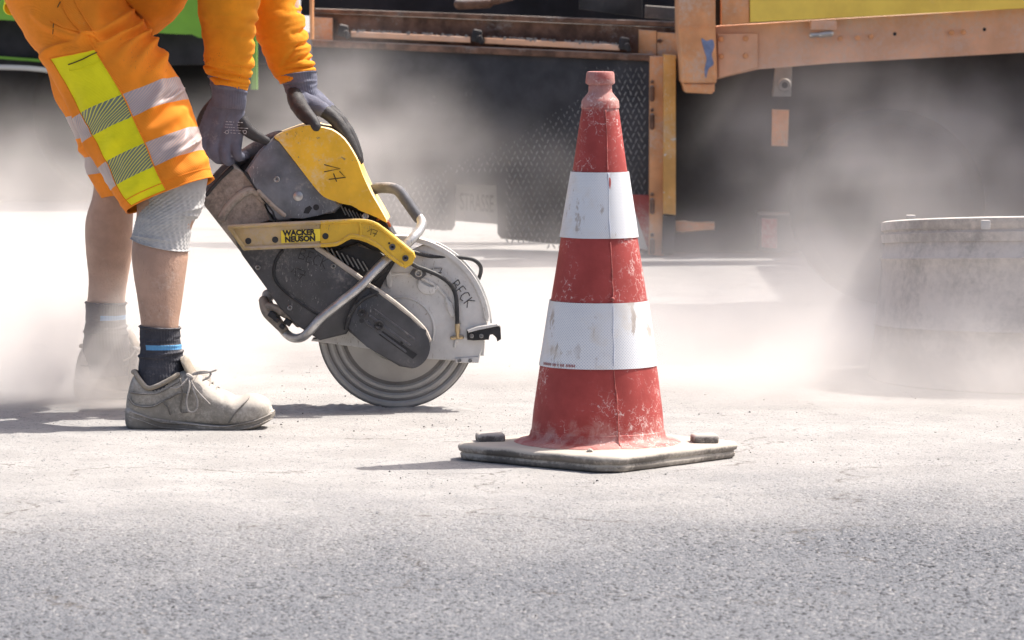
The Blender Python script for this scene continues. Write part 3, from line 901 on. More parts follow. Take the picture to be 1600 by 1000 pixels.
def cone_red():
    m, nt, out = nodes_of('scuffed_red_plastic')
    tc = nn(nt, 'ShaderNodeTexCoord').outputs['Object']
    b = nn(nt, 'ShaderNodeBsdfPrincipled'); nt.links.new(b.outputs[0], out.inputs[0])
    sp = nn(nt, 'ShaderNodeSeparateXYZ'); nt.links.new(tc, sp.inputs[0])
    n1 = noise(nt, tc, 14, 5, .65)
    c = mixc(nt, rampf(nt, n1, .3, .7), (.285, .026, .022), (.385, .046, .040))
    # bleached dusty bloom, strongest at collar and foot
    n2 = noise(nt, tc, 26, 6, .7, .3)
    e = mth(nt, 'MAXIMUM', rampf(nt, sp.outputs[2], .655, .69), rampf(nt, sp.outputs[2], .125, .03))
    k = mth(nt, 'MULTIPLY', rampf(nt, mth(nt, 'ADD', n2, mth(nt, 'MULTIPLY', e, .30)), .56, .88), .62)
    k = mth(nt, 'MAXIMUM', k, .06)
    c = mixc(nt, k, c, (.52, .34, .30))
    # scratches: short white lines in clusters
    cl = noise(nt, tc, 7, 3, .6)
    for i, (sc_, wd, lo_) in enumerate(((26, .030, .50), (52, .045, .44), (95, .06, .52))):
        nz = nn(nt, 'ShaderNodeTexNoise'); nt.links.new(tc, nz.inputs['Vector']); nz.inputs['Scale'].default_value = sc_ * 1.1; nz.inputs['Detail'].default_value = 4
        wv = nn(nt, 'ShaderNodeVectorMath', operation='MULTIPLY_ADD'); nt.links.new(nz.outputs['Color'], wv.inputs[0]); wv.inputs[1].default_value = (1.6 / sc_,) * 3; nt.links.new(tc, wv.inputs[2])
        vo = nn(nt, 'ShaderNodeTexVoronoi', feature='DISTANCE_TO_EDGE'); nt.links.new(wv.outputs[0], vo.inputs['Vector']); vo.inputs['Scale'].default_value = sc_
        br = noise(nt, tc, sc_ * 1.7, 3, .6)
        kk = mth(nt, 'MULTIPLY', rampf(nt, vo.outputs['Distance'], wd, 0.0), mth(nt, 'MULTIPLY', rampf(nt, cl, lo_, lo_ + .14), rampf(nt, br, .46, .58)))
        c = mixc(nt, mth(nt, 'MULTIPLY', kk, .85), c, (.74, .60, .56))
    s2 = noise(nt, tc, 75, 3, .7)
    c = mixc(nt, mth(nt, 'MULTIPLY', mth(nt, 'MULTIPLY', rampf(nt, s2, .64, .70), rampf(nt, cl, .44, .6)), .8), c, (.78, .66, .62))
    # fine moulded texture
    nt.links.new(c, b.inputs['Base Color']); b.inputs['Roughness'].default_value = .6
    b.inputs['Specular IOR Level'].default_value = .3
    bp = nn(nt, 'ShaderNodeBump'); bp.inputs['Strength'].default_value = .2; bp.inputs['Distance'].default_value = .001
    nt.links.new(noise(nt, tc, 300, 2, .5), bp.inputs['Height']); nt.links.new(bp.outputs[0], b.inputs['Normal'])
    return m

def cone_white():
    m, nt, out = nodes_of('honeycomb_reflective_film')
    tc = nn(nt, 'ShaderNodeTexCoord')
    b = nn(nt, 'ShaderNodeBsdfPrincipled'); nt.links.new(b.outputs[0], out.inputs[0])
    mp = nn(nt, 'ShaderNodeMapping'); nt.links.new(tc.outputs['UV'], mp.inputs['Vector'])
    mp.inputs['Rotation'].default_value = (0, 0, .785)
    v = nn(nt, 'ShaderNodeTexVoronoi', voronoi_dimensions='2D', feature='F1'); nt.links.new(mp.outputs[0], v.inputs['Vector'])
    v.inputs['Scale'].default_value = 250; v.inputs['Randomness'].default_value = .0
    o = tc.outputs['Object']
    dots = rampf(nt, v.outputs['Distance'], .34, .22)
    n1 = noise(nt, o, 9, 4, .6)
    c = mixc(nt, rampf(nt, n1, .3, .7), (.71, .71, .715), (.78, .78, .78))
    c = mixc(nt, mth(nt, 'MULTIPLY', dots, .6), c, (.33, .37, .48))
    # dirt and rust stains
    mp2 = nn(nt, 'ShaderNodeMapping'); nt.links.new(o, mp2.inputs['Vector']); mp2.inputs['Scale'].default_value = (1, 1, .45)
    n2 = noise(nt, mp2.outputs[0], 34, 5, .65)
    n3 = noise(nt, o, 8, 2, .5)
    k = mth(nt, 'MULTIPLY', rampf(nt, n2, .56, .62), rampf(nt, n3, .42, .54))
    c = mixc(nt, mth(nt, 'MULTIPLY', k, .62), c, (.27, .18, .115))
    n4 = noise(nt, o, 18, 5, .6)
    c = mixc(nt, mth(nt, 'MULTIPLY', rampf(nt, n4, .48, .75), .7), c, (.60, .53, .45))
    nt.links.new(c, b.inputs['Base Color']); b.inputs['Roughness'].default_value = .4; b.inputs['Specular IOR Level'].default_value = .3
    return m

M_cone = cone_red(); M_band = cone_white()
M_foot = mat('grey_recycled_rubber', (.18, .16, .14), .85, 0, .3, 16, .58, (.50, .45, .385), .55, .5, 140)
M_skid = mat('dark_rubber_block', (.14, .125, .115), .85, 0, .3, 20, .5, DUST, .45, .3, 120)
M_chip = mat('torn_red_spot', (.50, .09, .07), .6, 0, .2)
M_seam = mat('scuffed_mould_seam', (.46, .13, .11), .7, 0, .5, 60, .2, (.66, .50, .45), .1)

cone = empty('traffic_cone', (CXW, CY, 0), 'tall scuffed red and white striped traffic cone on a grey rubber foot', 'traffic cone')
cc = np.array((CXW, CY, 0.0))
body = [(694, 132), (689, 131), (686.5, 125), (684.5, 115), (681.5, 109), (678, 106.8), (671.5, 105.4), (670.5, 104.2), (640, 101.2), (569, 91.2), (468, 75.6), (369, 60.0), (267, 43.4), (170, 28.4), (168.5, 29.6), (158, 28.8), (155, 27.2), (145, 19.2), (142, 18.2), (133, 18.0), (130.5, 22.3), (129, 23.0), (115, 22.0), (112.2, 20.6), (111.6, 18.5), (112.5, 15.6), (118, 14.6), (140, 13.5)]
prof = [(w * ks, cz(y)) for y, w in body]
# more rings on the long slopes
dense = []
for (r0, z0), (r1, z1) in zip(prof[:-1], prof[1:]):
    n = max(1, int(abs(z1 - z0) / .012))
    for i in range(n): dense.append((r0 + (r1 - r0) * i / n, z0 + (z1 - z0) * i / n))
dense.append(prof[-1])
V, F = lathe(dense, cc, 120)
V = np.array(V)
lean = 0.004
rr = V - cc; rr[:, 2] = 0; rl = np.linalg.norm(rr, axis=1, keepdims=True) + 1e-9
V = V + rr / rl * (fbm(V * 9.0, 2, 11) * .0009)[:, None]
V[:, 0] += (V[:, 2] / .75) * lean
shell = mk('cone_shell', V, F, M_cone, cone, angle=32)

def crad(z):
    top_ = max(range(len(dense)), key=lambda i: dense[i][1])
    zs = [p[1] for p in dense[:top_]]; rs = [p[0] for p in dense[:top_]]
    return float(np.interp(z, zs, rs))
def con(ang, z, off=0.0):
    """point on the shell, ang measured from the viewer side, + to the right"""
    r = crad(z) + off
    return np.array((CXW + r * math.sin(ang) + z / .75 * lean, CY - r * math.cos(ang), z))
def band(y0, y1):
    z0, z1 = cz(y0), cz(y1)
    n, m = 120, 12
    V, F, UV = [], [], []
    for i in range(m + 1):
        z = z0 + (z1 - z0) * i / m
        for k in range(n + 1):
            a = 2 * math.pi * k / n
            V.append(con(a + math.pi, z, .0024 + .0005 * vnoise(np.array((k * .21, i * .3, z0 * 9)), 3)))
            UV.append(((k / n) * 2 * math.pi * .105, z))
    w = n + 1
    F = [(i * w + k, i * w + k + 1, (i + 1) * w + k + 1, (i + 1) * w + k) for i in range(m) for k in range(n)]
    return mk('reflective_band', V, F, M_band, cone, uvs=UV)
b1 = band(369.5, 267.5); b2 = band(569.5, 468.5)
# moulded seam with chipped spots
g = Geo()
zz = np.linspace(cz(690), cz(172), 70)
pts = [con(.27 + .02 * math.sin(z * 23) + .012 * vnoise(np.array((z * 40, 0, 0)), 2), z, .0026 if any(cz(a_) < z < cz(b_) for a_, b_ in ((369.5, 267.5), (569.5, 468.5))) else .0013) for z in zz]
rad_ = [.0009 + .0010 * max(0, vnoise(np.array((z * 55, 3, 0)), 4)) for z in zz]
onb = [any(cz(a_) < z < cz(b_) for a_, b_ in ((369.5, 267.5), (569.5, 468.5))) for z in zz]
i = 0
while i < len(zz):
    j = i
    while j + 1 < len(zz) and onb[j + 1] == onb[i]: j += 1
    if j > i:
        g = Geo(); g.tube(pts[i:j + 1], rad_[i:j + 1], 6)
        g.obj('seam', M_band if onb[i] else M_seam, cone)
    i = j + 1
ch = Geo()
a0, z0 = .30, cz(284)
q = [con(a0 + dx * .033, z0 + dz * .011, .0036) for dx, dz in cat_interp([(-1.6, .75), (-.2, 1), (1.3, .8), (1.5, .1), (.9, -.6), (.3, -1), (-.6, -.3), (-1, .3)], 3, True)]
ch.add((q + [con(a0, z0, .004)], [(i, (i + 1) % len(q), len(q)) for i in range(len(q))]))
ch.obj('torn_spot', M_chip, b1)
g = Geo(); cpt = con(.27, cz(462), .001); g.tube([cpt, cpt + np.array((0, -.004, 0))], .004, 8); g.obj('rivet', M_seam, cone)
# maker's line of tiny red print along the lower band
g = Geo()
for i in range(26):
    if i in (9, 13, 15, 19): continue
    a = -1.18 + i * .030
    p = [con(a + dx, cz(564.5 - dz), .0034) for dx, dz in ((-.008, -2.1), (.008, -2.1), (.008, 2.0), (-.008, 2.0))]
    g.add((p, [(0, 1, 2, 3)]))
g.obj('small_print', mat('red_print', (.30, .07, .06), .7, 0, .3, 400), b2, False)
# foot: square plate with cut corners and rounded edge
rot = math.radians(45 + 4)
s_, c_ = .206, .032
sq = [(-s_ + c_, -s_), (s_ - c_, -s_), (s_, -s_ + c_), (s_, s_ - c_), (s_ - c_, s_), (-s_ + c_, s_), (-s_, s_ - c_), (-s_, -s_ + c_)]
sq = [(x * math.cos(rot) - y * math.sin(rot), x * math.sin(rot) + y * math.cos(rot)) for x, y in sq]
def ring(scale, z, n=26):
    q = []
    for i in range(8):
        a, b = np.array(sq[i]), np.array(sq[(i + 1) % 8])
        for k in range(n if i % 2 == 0 else 5):
            t = k / (n if i % 2 == 0 else 5)
            q.append((a + (b - a) * t))
    q = np.array(q)
    # soften the corners
    for _ in range(1): q = .5 * q + .25 * (np.roll(q, 1, 0) + np.roll(q, -1, 0))
    q = q * scale
    return [(CXW + x, CY + y, z) for x, y in q]
prof = [(.965, .001), (.985, .004), (.99, .011), (.980, .0135), (.980, .0155), (1.0, .018), (1.006, .023), (1.003, .027), (.988, .030), (.965, .0315), (.80, .0325), (.64, .0335), (.45, .034)]
V, F = [], []
for sc_, z in prof: V += ring(sc_, z)
n = len(V) // len(prof)
V = np.array(V)
V[:, 2] += (fbm(V * 14.0, 3, 21) * .0016) * np.clip((V[:, 2] - .004) * 60, 0, 1)
F = [(i * n + k, i * n + (k + 1) % n, (i + 1) * n + (k + 1) % n, (i + 1) * n + k) for i in range(len(prof) - 1) for k in range(n)]
F += [tuple(range(n))[::-1], tuple((len(prof) - 1) * n + k for k in range(n))]
foot = mk('foot', V, F, M_foot, cone, angle=50)
for dx, dy, w in ((-.208, .012, .054), (.206, -.012, .050)):
    bm = bmesh.new(); c = (CXW + dx, CY + dy)
    box_bm(bm, (c[0], c[1], .039), w, .045, .019, Matrix.Rotation(math.radians(8), 3, 'Z'), .006, 3)
    from_bm('stacking_block', bm, M_skid, foot)
g = Geo(); c = P(922, 706, 8.68); g.add(disc_y([(.001, -.008), (.005, -.007), (.006, .006)], c, 10)); g.tube([c + np.array((-.008, 0, -.004)), c + np.array((.0, -.004, .003)), c + np.array((.007, 0, -.004))], .0035, 8)
g.obj('moulding_tab', M_foot, foot)

# ------------------------------------------------------------------ cut-off saw
M_shell = mat('dark_grey_plastic', (.070, .070, .076), .42, 0, .3, 12, .38, (.33, .30, .275), .35, .15, 160, (.30, .29, .28), .10)
M_mid = mat('grey_metallic_plastic', (.165, .175, .195), .30, .3, .3, 14, .34, (.42, .39, .35), .3, .1, 140, (.42, .42, .43), .16)
M_tan = mat('dust_caked_plastic', (.17, .148, .125), .6, 0, .3, 12, .66, (.44, .38, .32), .45, .2, 120)
M_ycov = mat('scuffed_yellow_plastic', (.82, .47, .03), .34, 0, .14, 10, .42, (.74, .61, .38), .55, .06, 120, (.25, .17, .07), .10, chip=(.34, .24, .11), chip_amt=.05)
M_ybar = mat('yellow_bracket_paint', (.72, .45, .04), .45, 0, .15, 12, .36, (.56, .47, .33), .3, .1, 140, (.18, .13, .08), .16)
M_tbar = mat('dusty_yellow_bracket', (.46, .34, .16), .65, 0, .2, 14, .50, (.47, .395, .31), .3, .1, 140, (.16, .12, .08), .16)
M_guard = mat('dusty_cast_aluminium', (.60, .59, .57), .5, .1, .14, 12, .45, (.60, .56, .52), .2, .18, 110, (.26, .22, .18), .16, chip=(.33, .27, .21), chip_amt=.02)
M_tube = mat('worn_steel_tube', (.48, .475, .465), .34, .75, .25, 22, .34, (.46, .42, .38), .2, .15, 120, (.18, .15, .13), .20)
M_grip = mat('grey_rubber_grip', (.11, .112, .125), .7, 0, .25, 30, .16, (.38, .35, .33), .35, .2, 200)
M_hose = mat('black_hose', (.03, .03, .032), .5, 0, .3, 30, .22, (.3, .28, .26), .3)
M_litedge = mat('painted_edge_light', (.40, .36, .31), .5, 0, .2, 30, .5, (.55, .49, .42), .5)  # pale dusty tone that paints sunlight on the upper edges
M_blk = mat('black_engine_plastic', (.022, .022, .024), .55, 0, .4, 18, .22, (.25, .23, .21), .3)
M_fin = mat('dull_fin_edge', (.26, .25, .235), .5, .5, .3, 20, .3)
M_ink = mat('marker_ink', (.028, .025, .024), .7, 0, .1)
M_blade = mat('dusty_diamond_blade', (.36, .345, .325), .42, .45, .12, 9, .40, (.46, .425, .39), .05)
M_groove = mat('dark_blade_groove', (.17, .16, .148), .7, .2, .15, 12, .25, (.34, .315, .29), .05)  # darker tone for the sunken rings
M_brass = mat('brass_fitting', (.50, .38, .22), .4, .7, .2, 30, .3)
M_stick = mat('yellow_sticker', (.80, .62, .05), .5, 0, .06, 20, .16, (.6, .5, .35), .1)
M_screw = mat('steel_screw', (.42, .41, .40), .35, .8, .2, 40, .2)

SY = 9.88
BC = P(620, 515, SY - .02)
saw = empty('cutoff_saw', (BC[0], SY, 0), 'grey and yellow petrol cut-off saw with round blade biting into the road', 'cut-off saw')
def sp_(name, pts, d0, d1, m, parent=saw, bevel=.003, segs=2, smooth=0, both=True):
    return prism(name, pts, SY + d0, SY + d1, m, parent, bevel, segs, smooth, both=both)
def SP(x, y, d): return P(x, y, SY + d)
def stroke(g, lines, d, r=.0008):
    for L in lines:
        g.tube([SP(x, y, d) for x, y in L], r, 5, rc=False)
def screw(name, x, y, d, r, parent, m=None, cup=True):
    g = Geo(); c = SP(x, y, d)
    if cup: g.add(disc_y([(r * .25, .0015), (r * .45, -.001), (r * .8, -.003), (r, -.002), (r, .004)], c, 16))
    else: g.add(disc_y([(r * .1, -.004), (r * .6, -.0035), (r, -.001), (r, .004)], c, 16))
    return g.obj(name, m or M_screw, parent)
def hole(name, x, y, d, r, parent):
    g = Geo(); g.add(disc_y([(r * .02, -.0006), (r, -.0006), (r, .003)], SP(x, y, d), 16))
    return g.obj(name, M_blk, parent, False)

# blade: stepped rings
k_ = SY / FPX
R0 = 124 * k_
prof = []
steps = [(1.0, .0014), (.985, .0016), (.97, .0032), (.93, .0032), (.905, .0012), (.885, .0012), (.865, .0032), (.83, .0032), (.805, .0012), (.785, .0012), (.765, .0032), (.73, .0032), (.705, .0012), (.66, .0012), (.64, .0026), (.40, .0026), (.39, .0018), (.2, .0018)]
for r, y in steps[::-1]: prof.append((R0 * r, -y))
for r, y in steps: prof.append((R0 * r, y))
V, F = disc_y(prof, BC, 128)
MI = []
for f_ in F:
    ii = {v_ // 128 for v_ in f_}
    MI.append(1 if len(f_) == 4 and max(abs(prof[q_][1]) for q_ in ii) < .0017 and min(prof[q_][0] for q_ in ii) > R0 * .5 else 0)
mk('blade', V, F, [M_blade, M_groove], saw, True, 25, MI)
blade = bpy.data.objects['blade']
g = Geo(); g.add(disc_y([(.02, -.012), (.045, -.011), (.052, -.006), (.052, .006), (.045, .011), (.02, .012)], BC, 48)); g.obj('flange', M_screw, blade)

# blade guard: shell round the upper half
def arc(cx, cy, r, a0, a1, n):
    return [(cx + r * math.cos(math.radians(a0 + (a1 - a0) * i / n)), cy - r * math.sin(math.radians(a0 + (a1 - a0) * i / n))) for i in range(n + 1)]
gp = [(486, 533), (489, 528), (540, 520), (560, 470), (590, 425), (606, 408), (630, 397)] + arc(622, 512, 138, 72, 8, 22) + [(762, 504), (757, 531), (748, 566), (670, 561), (600, 548), (562, 543)]
guard = sp_('blade_guard', gp, -.040, -.022, M_guard, saw, .004, 2)
sp_('guard_back', gp, .006, .020, M_guard, guard, .004, 2)
# rim wall between the two faces, following the arc
rim = arc(622, 512, 143, 100, 4, 36); rin = arc(622, 512, 136, 100, 4, 36)
sp_('guard_rim', rim + rin[::-1], -.046, .026, M_guard, guard, .003, 2)
sp_('guard_edge_bead', arc(622, 512, 147, 66, -2, 30) + arc(622, 512, 144, 66, -2, 30)[::-1], -.02, -.002, M_guard, guard, .001, 1)
g = Geo()
for r, d, w in ((88, -.0405, .004), (52, -.0405, .003)):
    g.tube([SP(x, y, d) for x, y in arc(626, 516, r, 120, -16, 40)], w, 8)
g.obj('pressed_ring', M_guard, guard)
for pts in ([(655, 436), (662, 446), (676, 450), (684, 444), (680, 458), (664, 460), (652, 450)], [(696, 462), (706, 474), (712, 490), (706, 496), (697, 480)], [(604, 420), (610, 422), (613, 446), (607, 450), (602, 438)]):
    sp_('pressed_boss', pts, -.0465, -.038, M_guard, guard, .0035, 2, 2)
sp_('guard_foot', [(711, 560), (749, 557), (748, 567), (712, 567)], -.044, -.036, M_guard, guard, .001, 1)
screw('screw', 718, 563.5, -.045, .0045, guard); screw('screw', 735, 563.5, -.045, .0045, guard)
sp_('corner_bracket', [(640, 428), (645, 420), (664, 421), (666, 430), (657, 437), (650, 436)], -.060, -.04, M_shell, guard, .002, 2)
screw('bracket_bolt', 654, 427, -.062, .008, guard)
g = Geo()
stroke(g, [[(667, 425), (676, 419), (673, 431)], [(678, 419), (691, 419), (683, 433)], [(681, 427), (690, 426)]], -.0412, .0008)
B_ = Geo()
def tl(pts, ox, oy, ang, sc_):
    a = math.radians(ang)
    return [(ox + sc_ * (x * math.cos(a) - y * math.sin(a)), oy + sc_ * (x * math.sin(a) + y * math.cos(a))) for x, y in pts]
BECK = [[[(0, 0), (0, 10)], [(0, 0), (4, 1), (4, 4), (0, 5), (5, 6), (5, 9), (0, 10)]], [[(12, 0), (7.5, 0), (7.5, 10), (12, 10)], [(7.5, 5), (11, 5)]],
        [[(19, 1), (16, 0), (14, 3), (14, 7), (16, 10), (19, 9)]], [[(21.5, 0), (21.5, 10)], [(26, 0), (21.5, 5), (26.5, 10)]]]
for let in BECK:
    for L in let: stroke(g, [tl(L, 716, 437, 52, 1.62)], -.0412, .0009)
g.obj('handwriting', M_ink, guard, False)

# engine block and core behind the covers
core = [(330, 326), (372, 262), (430, 218), (505, 205), (545, 245), (590, 330), (606, 352), (628, 392), (600, 440), (585, 470), (540, 512), (490, 522), (464, 505), (437, 480), (400, 425)]
engine = sp_('engine_block', core, -.06, .10, M_blk, saw, .012, 3)
fin0 = None
for i in range(9):      # cooling fins, above and below the bracket
    x0 = 500 + i * 8.2; y0 = 383 + i * 3.2
    q = [(x0, y0), (x0 + 1.6, y0 - .6), (x0 + 12.5, y0 + 18), (x0 + 11, y0 + 18.8)]
    sp_('cooling_fin', q, -.082, -.055, M_fin, engine, 0)
for i in range(6):
    x0 = 532 + i * 6; y0 = 322 + i * 2.5
    sp_('cooling_fin', [(x0, y0), (x0 + 1.4, y0 - .4), (x0 + 9, y0 + 14), (x0 + 7.5, y0 + 14.6)], -.082, -.055, M_fin, engine, 0)
sp_('cylinder_head', [(520, 392), (560, 380), (592, 398), (612, 402), (604, 424), (580, 446), (556, 430)], -.075, .05, M_blk, engine, .006, 2)

# covers, traced as the plates they are
rear = sp_('rear_cover', [(317, 319), (320, 306), (330, 290), (347, 270), (364, 254), (381, 271), (399, 296), (414, 323), (430, 348), (362, 356), (378, 397)], -.088, .085, M_tan, saw, .010, 3)
g = Geo(); g.tube([SP(347, 341, -.087), SP(356, 325, -.088), SP(372, 308, -.089), SP(386, 299, -.089), SP(399, 298, -.088), SP(412, 312, -.086)], .0095, 10, 4)
g.obj('raised_rib', M_tan, rear)
g = Geo(); g.tube([SP(323, 304, -.087), SP(340, 283, -.09), SP(362, 262, -.088)], .0045, 8, 4); g.obj('cover_seam', M_blk, rear)
mid = sp_('side_plate', [(382, 268), (404, 236), (428, 213.5), (435, 221), (467, 262), (499, 303), (516, 313), (536, 319), (523, 333), (500, 336), (473, 337), (454, 345), (430, 347), (425, 329), (412, 312), (398, 293)], -.098, .095, M_mid, saw, .006, 3)
g = Geo(); g.tube([SP(404, 299, -.0975), SP(424, 319, -.0985), SP(444, 336, -.0985)], .0048, 10, 4); g.obj('raised_rib', M_tan, mid)
screw('screw', 432.5, 280, -.0985, .0065, mid); screw('bolt_head', 465.7, 306.5, -.1, .0105, mid, M_screw, False)
sp_('vent_hole', [(474, 333), (477, 325), (484, 321), (488, 325), (482, 334)], -.0988, -.095, M_blk, mid, 0); hole('vent_hole', 494, 324, -.0985, .0065, mid)
sp_('parting_line', [(380.5, 269), (383, 267.5), (400, 293), (415, 315), (428, 331), (432.5, 347), (429, 347.5), (425, 331), (412, 315), (397, 294)], -.0992, -.096, M_blk, mid, 0)

# rear handle under the right hand
g = Geo(); g.tube([SP(322, 303, -.02), SP(338, 281, -.03), SP(360, 260, -.035), SP(384, 243, -.035), (SP(404, 231, -.03)), SP(424, 220, -.02), SP(436, 214, -.0)], [.012, .013, .0145, .016, .017, .017, .014], 14, 5)
g.obj('rear_handle', M_grip, saw)

cover = [(428.5, 213), (450, 203.5), (481, 195), (501, 199), (518, 203), (538, 218), (556, 246), (566, 272), (580, 302), (595, 328), (605, 347), (598, 345), (591, 341), (576, 334.5), (560, 328), (553, 322), (536, 318.5), (516, 312), (499.5, 302), (467.5, 261.5), (436, 221)]
top = sp_('top_cover', cat_interp(np.array(cover, float), 3, True), -.110, .105, M_ycov, saw, .020, 6)
g = Geo()
stroke(g, [[(506.5, 257.3), (531.7, 263.6), (506.5, 268.4)], [(530.5, 268), (540, 277.2), (513.7, 280.4)], [(521, 271), (526, 284)]], -.1108, .0010)
g.obj('handwriting', M_ink, top, False)
g = Geo(); g.tube([SP(590, 343, -.085), SP(598, 341, -.09), SP(606, 347, -.09), SP(609, 353, -.085)], .0032, 8, 4); g.obj('fuel_line', mat('orange_fuel_line', (.36, .10, .04), .5), saw)
screw('cover_bolt', 571, 338, -.106, .007, top)

# lower side cover and the belt guard arm
side = sp_('side_cover', [(360, 362), (372, 352), (440, 384), (497, 387), (532, 412), (566, 438), (592, 452), (560, 500), (541, 522), (500, 532), (480, 519), (464, 509), (437, 482), (416, 450), (378, 398)], -.094, .02, M_shell, saw, .005, 3)
g = Geo(); g.tube([SP(441, 392, -.0945), SP(430, 410, -.0945), SP(429, 434, -.0945), SP(445, 455, -.0945), SP(473, 476, -.0945), SP(500, 493, -.0945)], .0035, 8, 6); g.obj('moulded_rib', M_blk, side)
for x, y in ((403, 418), (453, 481), (521, 416)): screw('screw', x, y, -.0955, .0055, side)
g = Geo()
for let in BECK:
    for L in let: stroke(g, [tl(L, 472, 388, 22, 1.7)], -.0945, .0006)
stroke(g, [[(455, 425), (462, 418), (461, 432)], [(465, 420), (478, 424), (468, 436)], [(468, 428), (477, 431)]], -.0945, .0006)
g.obj('handwriting', M_ink, side, False)
g = Geo(); g.tube([SP(495, 387, -.092), SP(530, 411, -.094), SP(566, 437, -.096)], .0058, 8, 4); g.obj('lit_cover_edge', M_litedge, side)  # pale tube painted as the sunlit edge of the cover

arm_pts = [(560, 455), (580, 446), (600, 460), (630, 483), (659, 510)] + arc(637, 542, 35, 44, -78, 14) + [(624, 572.5), (573, 542), (540, 514)]
arm = sp_('belt_guard', arm_pts, -.110, -.045, M_shell, saw, .006, 3)
g = Geo(); g.tube([SP(574, 445, -.104), SP(600, 461, -.106), SP(630, 484, -.106), SP(660, 512, -.104), SP(670, 531, -.102)], .0056, 8, 5); g.obj('lit_top_edge', M_litedge, arm)  # highlight along the guard's sunlit top, put in as a pale tube
for off, w in ((0, .0035), (11, .003), (-12, .003)):
    a = math.radians(35); nx, ny = -math.sin(a) * off, math.cos(a) * off
    g = Geo(); g.tube([SP(578 + nx, 494 + ny, -.1098), SP(640 + nx, 540 + ny, -.1098)], w, 8); g.obj('stiffening_rib', M_shell, arm)
sp_('tension_slot', [(592, 523), (598, 517), (652, 554), (645, 561)], -.1112, -.108, M_blk, arm, 0)
for x, y in ((565.5, 488.6), (592, 508)): screw('bolt', x, y, -.1135, .0098, arm, M_blk)
hole('slot_hole', 565, 501, -.1105, .005, arm); hole('slot_hole', 628, 535, -.1105, .0035, arm)
tube_px('edge_strip', [(589, 457, SY - .112), (566, 468, SY - .113), (549, 488, SY - .113), (540, 514, SY - .112)], .0042, M_hose, saw)
sp_('strip_clip', [(578, 449), (590, 455), (590, 464), (580, 459)], -.116, -.108, M_blk, arm, .001, 1)

# yellow bracket across the side: plate, raised rim, sticker
bar = [(356.5, 357), (361, 352), (428, 348), (512, 344.5), (553, 342), (574, 343), (591, 349), (612, 365), (647, 394), (649, 402), (644, 413), (633, 419.5), (608, 403), (591, 388), (574, 377), (560, 372.5), (548, 371), (536, 380), (524, 385), (440, 388.5), (385, 391), (378, 388)]
barL = [(356.5, 357), (361, 352), (428, 348), (500, 345), (500, 386), (440, 388.5), (385, 391), (378, 388)]
barR = [(500, 345), (512, 344.5), (553, 342), (574, 343), (591, 349), (612, 365), (647, 394), (649, 402), (644, 413), (633, 419.5), (608, 403), (591, 388), (574, 377), (560, 372.5), (548, 371), (536, 380), (524, 385), (500, 386)]
brk = sp_('handle_bracket', barR, -.124, -.100, M_ybar, saw, .003, 2)
brl = sp_('handle_bracket', barL, -.1238, -.100, M_tbar, saw, .003, 2)
def rimtube(name, pts, m, par, r=.0042):
    q = cat_interp(np.array(pts, float), 3)
    g = Geo(); g.tube([SP(x, y, -.1245) for x, y in q], r, 8); return g.obj(name, m, par)
rimtube('rim', [(502, 347.5), (553, 345), (574, 346), (589, 351.5), (610, 368), (643, 395)], M_ybar, brk)
rimtube('rim', [(628, 414), (608, 399.5), (592, 385), (575, 374), (560, 369.5), (547, 368.5), (535, 377), (523, 382), (502, 383.5)], M_ybar, brk)
rimtube('rim', [(500, 347.8), (428, 351), (362, 355), (361, 358), (380, 385.5), (386, 388), (440, 385.5), (500, 383.5)], M_tbar, brl)
rimtube('divider', [(561, 346), (564, 358), (563, 370)], M_ybar, brk, .003)
for x, y, q in ((388, 376.5, brl), (430, 374.5, brl), (508.5, 369, brk)): hole('bolt_hole', x, y, -.1242, .0068, q)
for x, y in ((613, 386), (633.5, 403.5)): screw('screw', x, y, -.1255, .0068, brk, M_shell); 
hole('slot_mark', 608, 380, -.1245, .0022, brk)
stk = sp_('sticker', [(439, 360.5), (500.5, 357.5), (500.5, 376.5), (439.5, 379.8)], -.1262, -.1236, M_stick, brl, 0)
xd = Vector((1, 0, .045)).normalized(); zd = Vector((-.045, 0, 1)).normalized()
g = Geo()
g.add(text_geo('WACKER', .0158, SP(467, 363.8, -.1266), xd, zd, .0003, .0009, 1.02))
g.add(text_geo('NEUSON', .0158, SP(469, 373.6, -.1266), xd, zd, .0003, .0009, 1.02))
g.obj('lettering', M_ink, stk, False)
g = Geo(); stroke(g, [[(574, 362), (581, 357), (579, 367)], [(582, 358), (590, 361), (584, 370)], [(582, 364), (589, 366)]], -.1248, .0006)
g.obj('handwriting', M_ink, brk, False)

# tubes
tube_px('frame_tube', [(607, 402, SY - .10), (585, 424, SY - .115), (560, 450, SY - .125), (530, 474, SY - .13), (502, 497, SY - .13), (484, 517, SY - .125), (472, 527, SY - .11), (458, 528, SY - .08), (446, 520, SY - .05), (436, 505, SY - .03), (425, 486, SY - .01), (418, 470, SY)], .0098, M_tube, saw, 16, 6)
g = Geo()
g.tube([SP(412, 470, -.03), SP(418, 486, -.045), SP(430, 500, -.05), (SP(444, 516, -.055))], [.011, .014, .013, .010], 10, 4)
g.tube([SP(420, 478, -.06), SP(440, 486, -.07), SP(458, 496, -.075), SP(466, 506, -.07)], [.008, .011, .011, .008], 10, 4)
g.obj('mount_foot', M_tan, saw)
bm = bmesh.new()
for x, y, s in ((425, 492, .016), (432, 499, .013), (450, 503, .017), (441, 510, .012)):
    box_bm(bm, SP(x, y, -.075), s, .02, s * .8, Matrix.Rotation(.6, 3, 'Y'), .002)
from_bm('foot_clamp', bm, M_blk, saw)
g = Geo(); c = SP(419, 462, -.01)
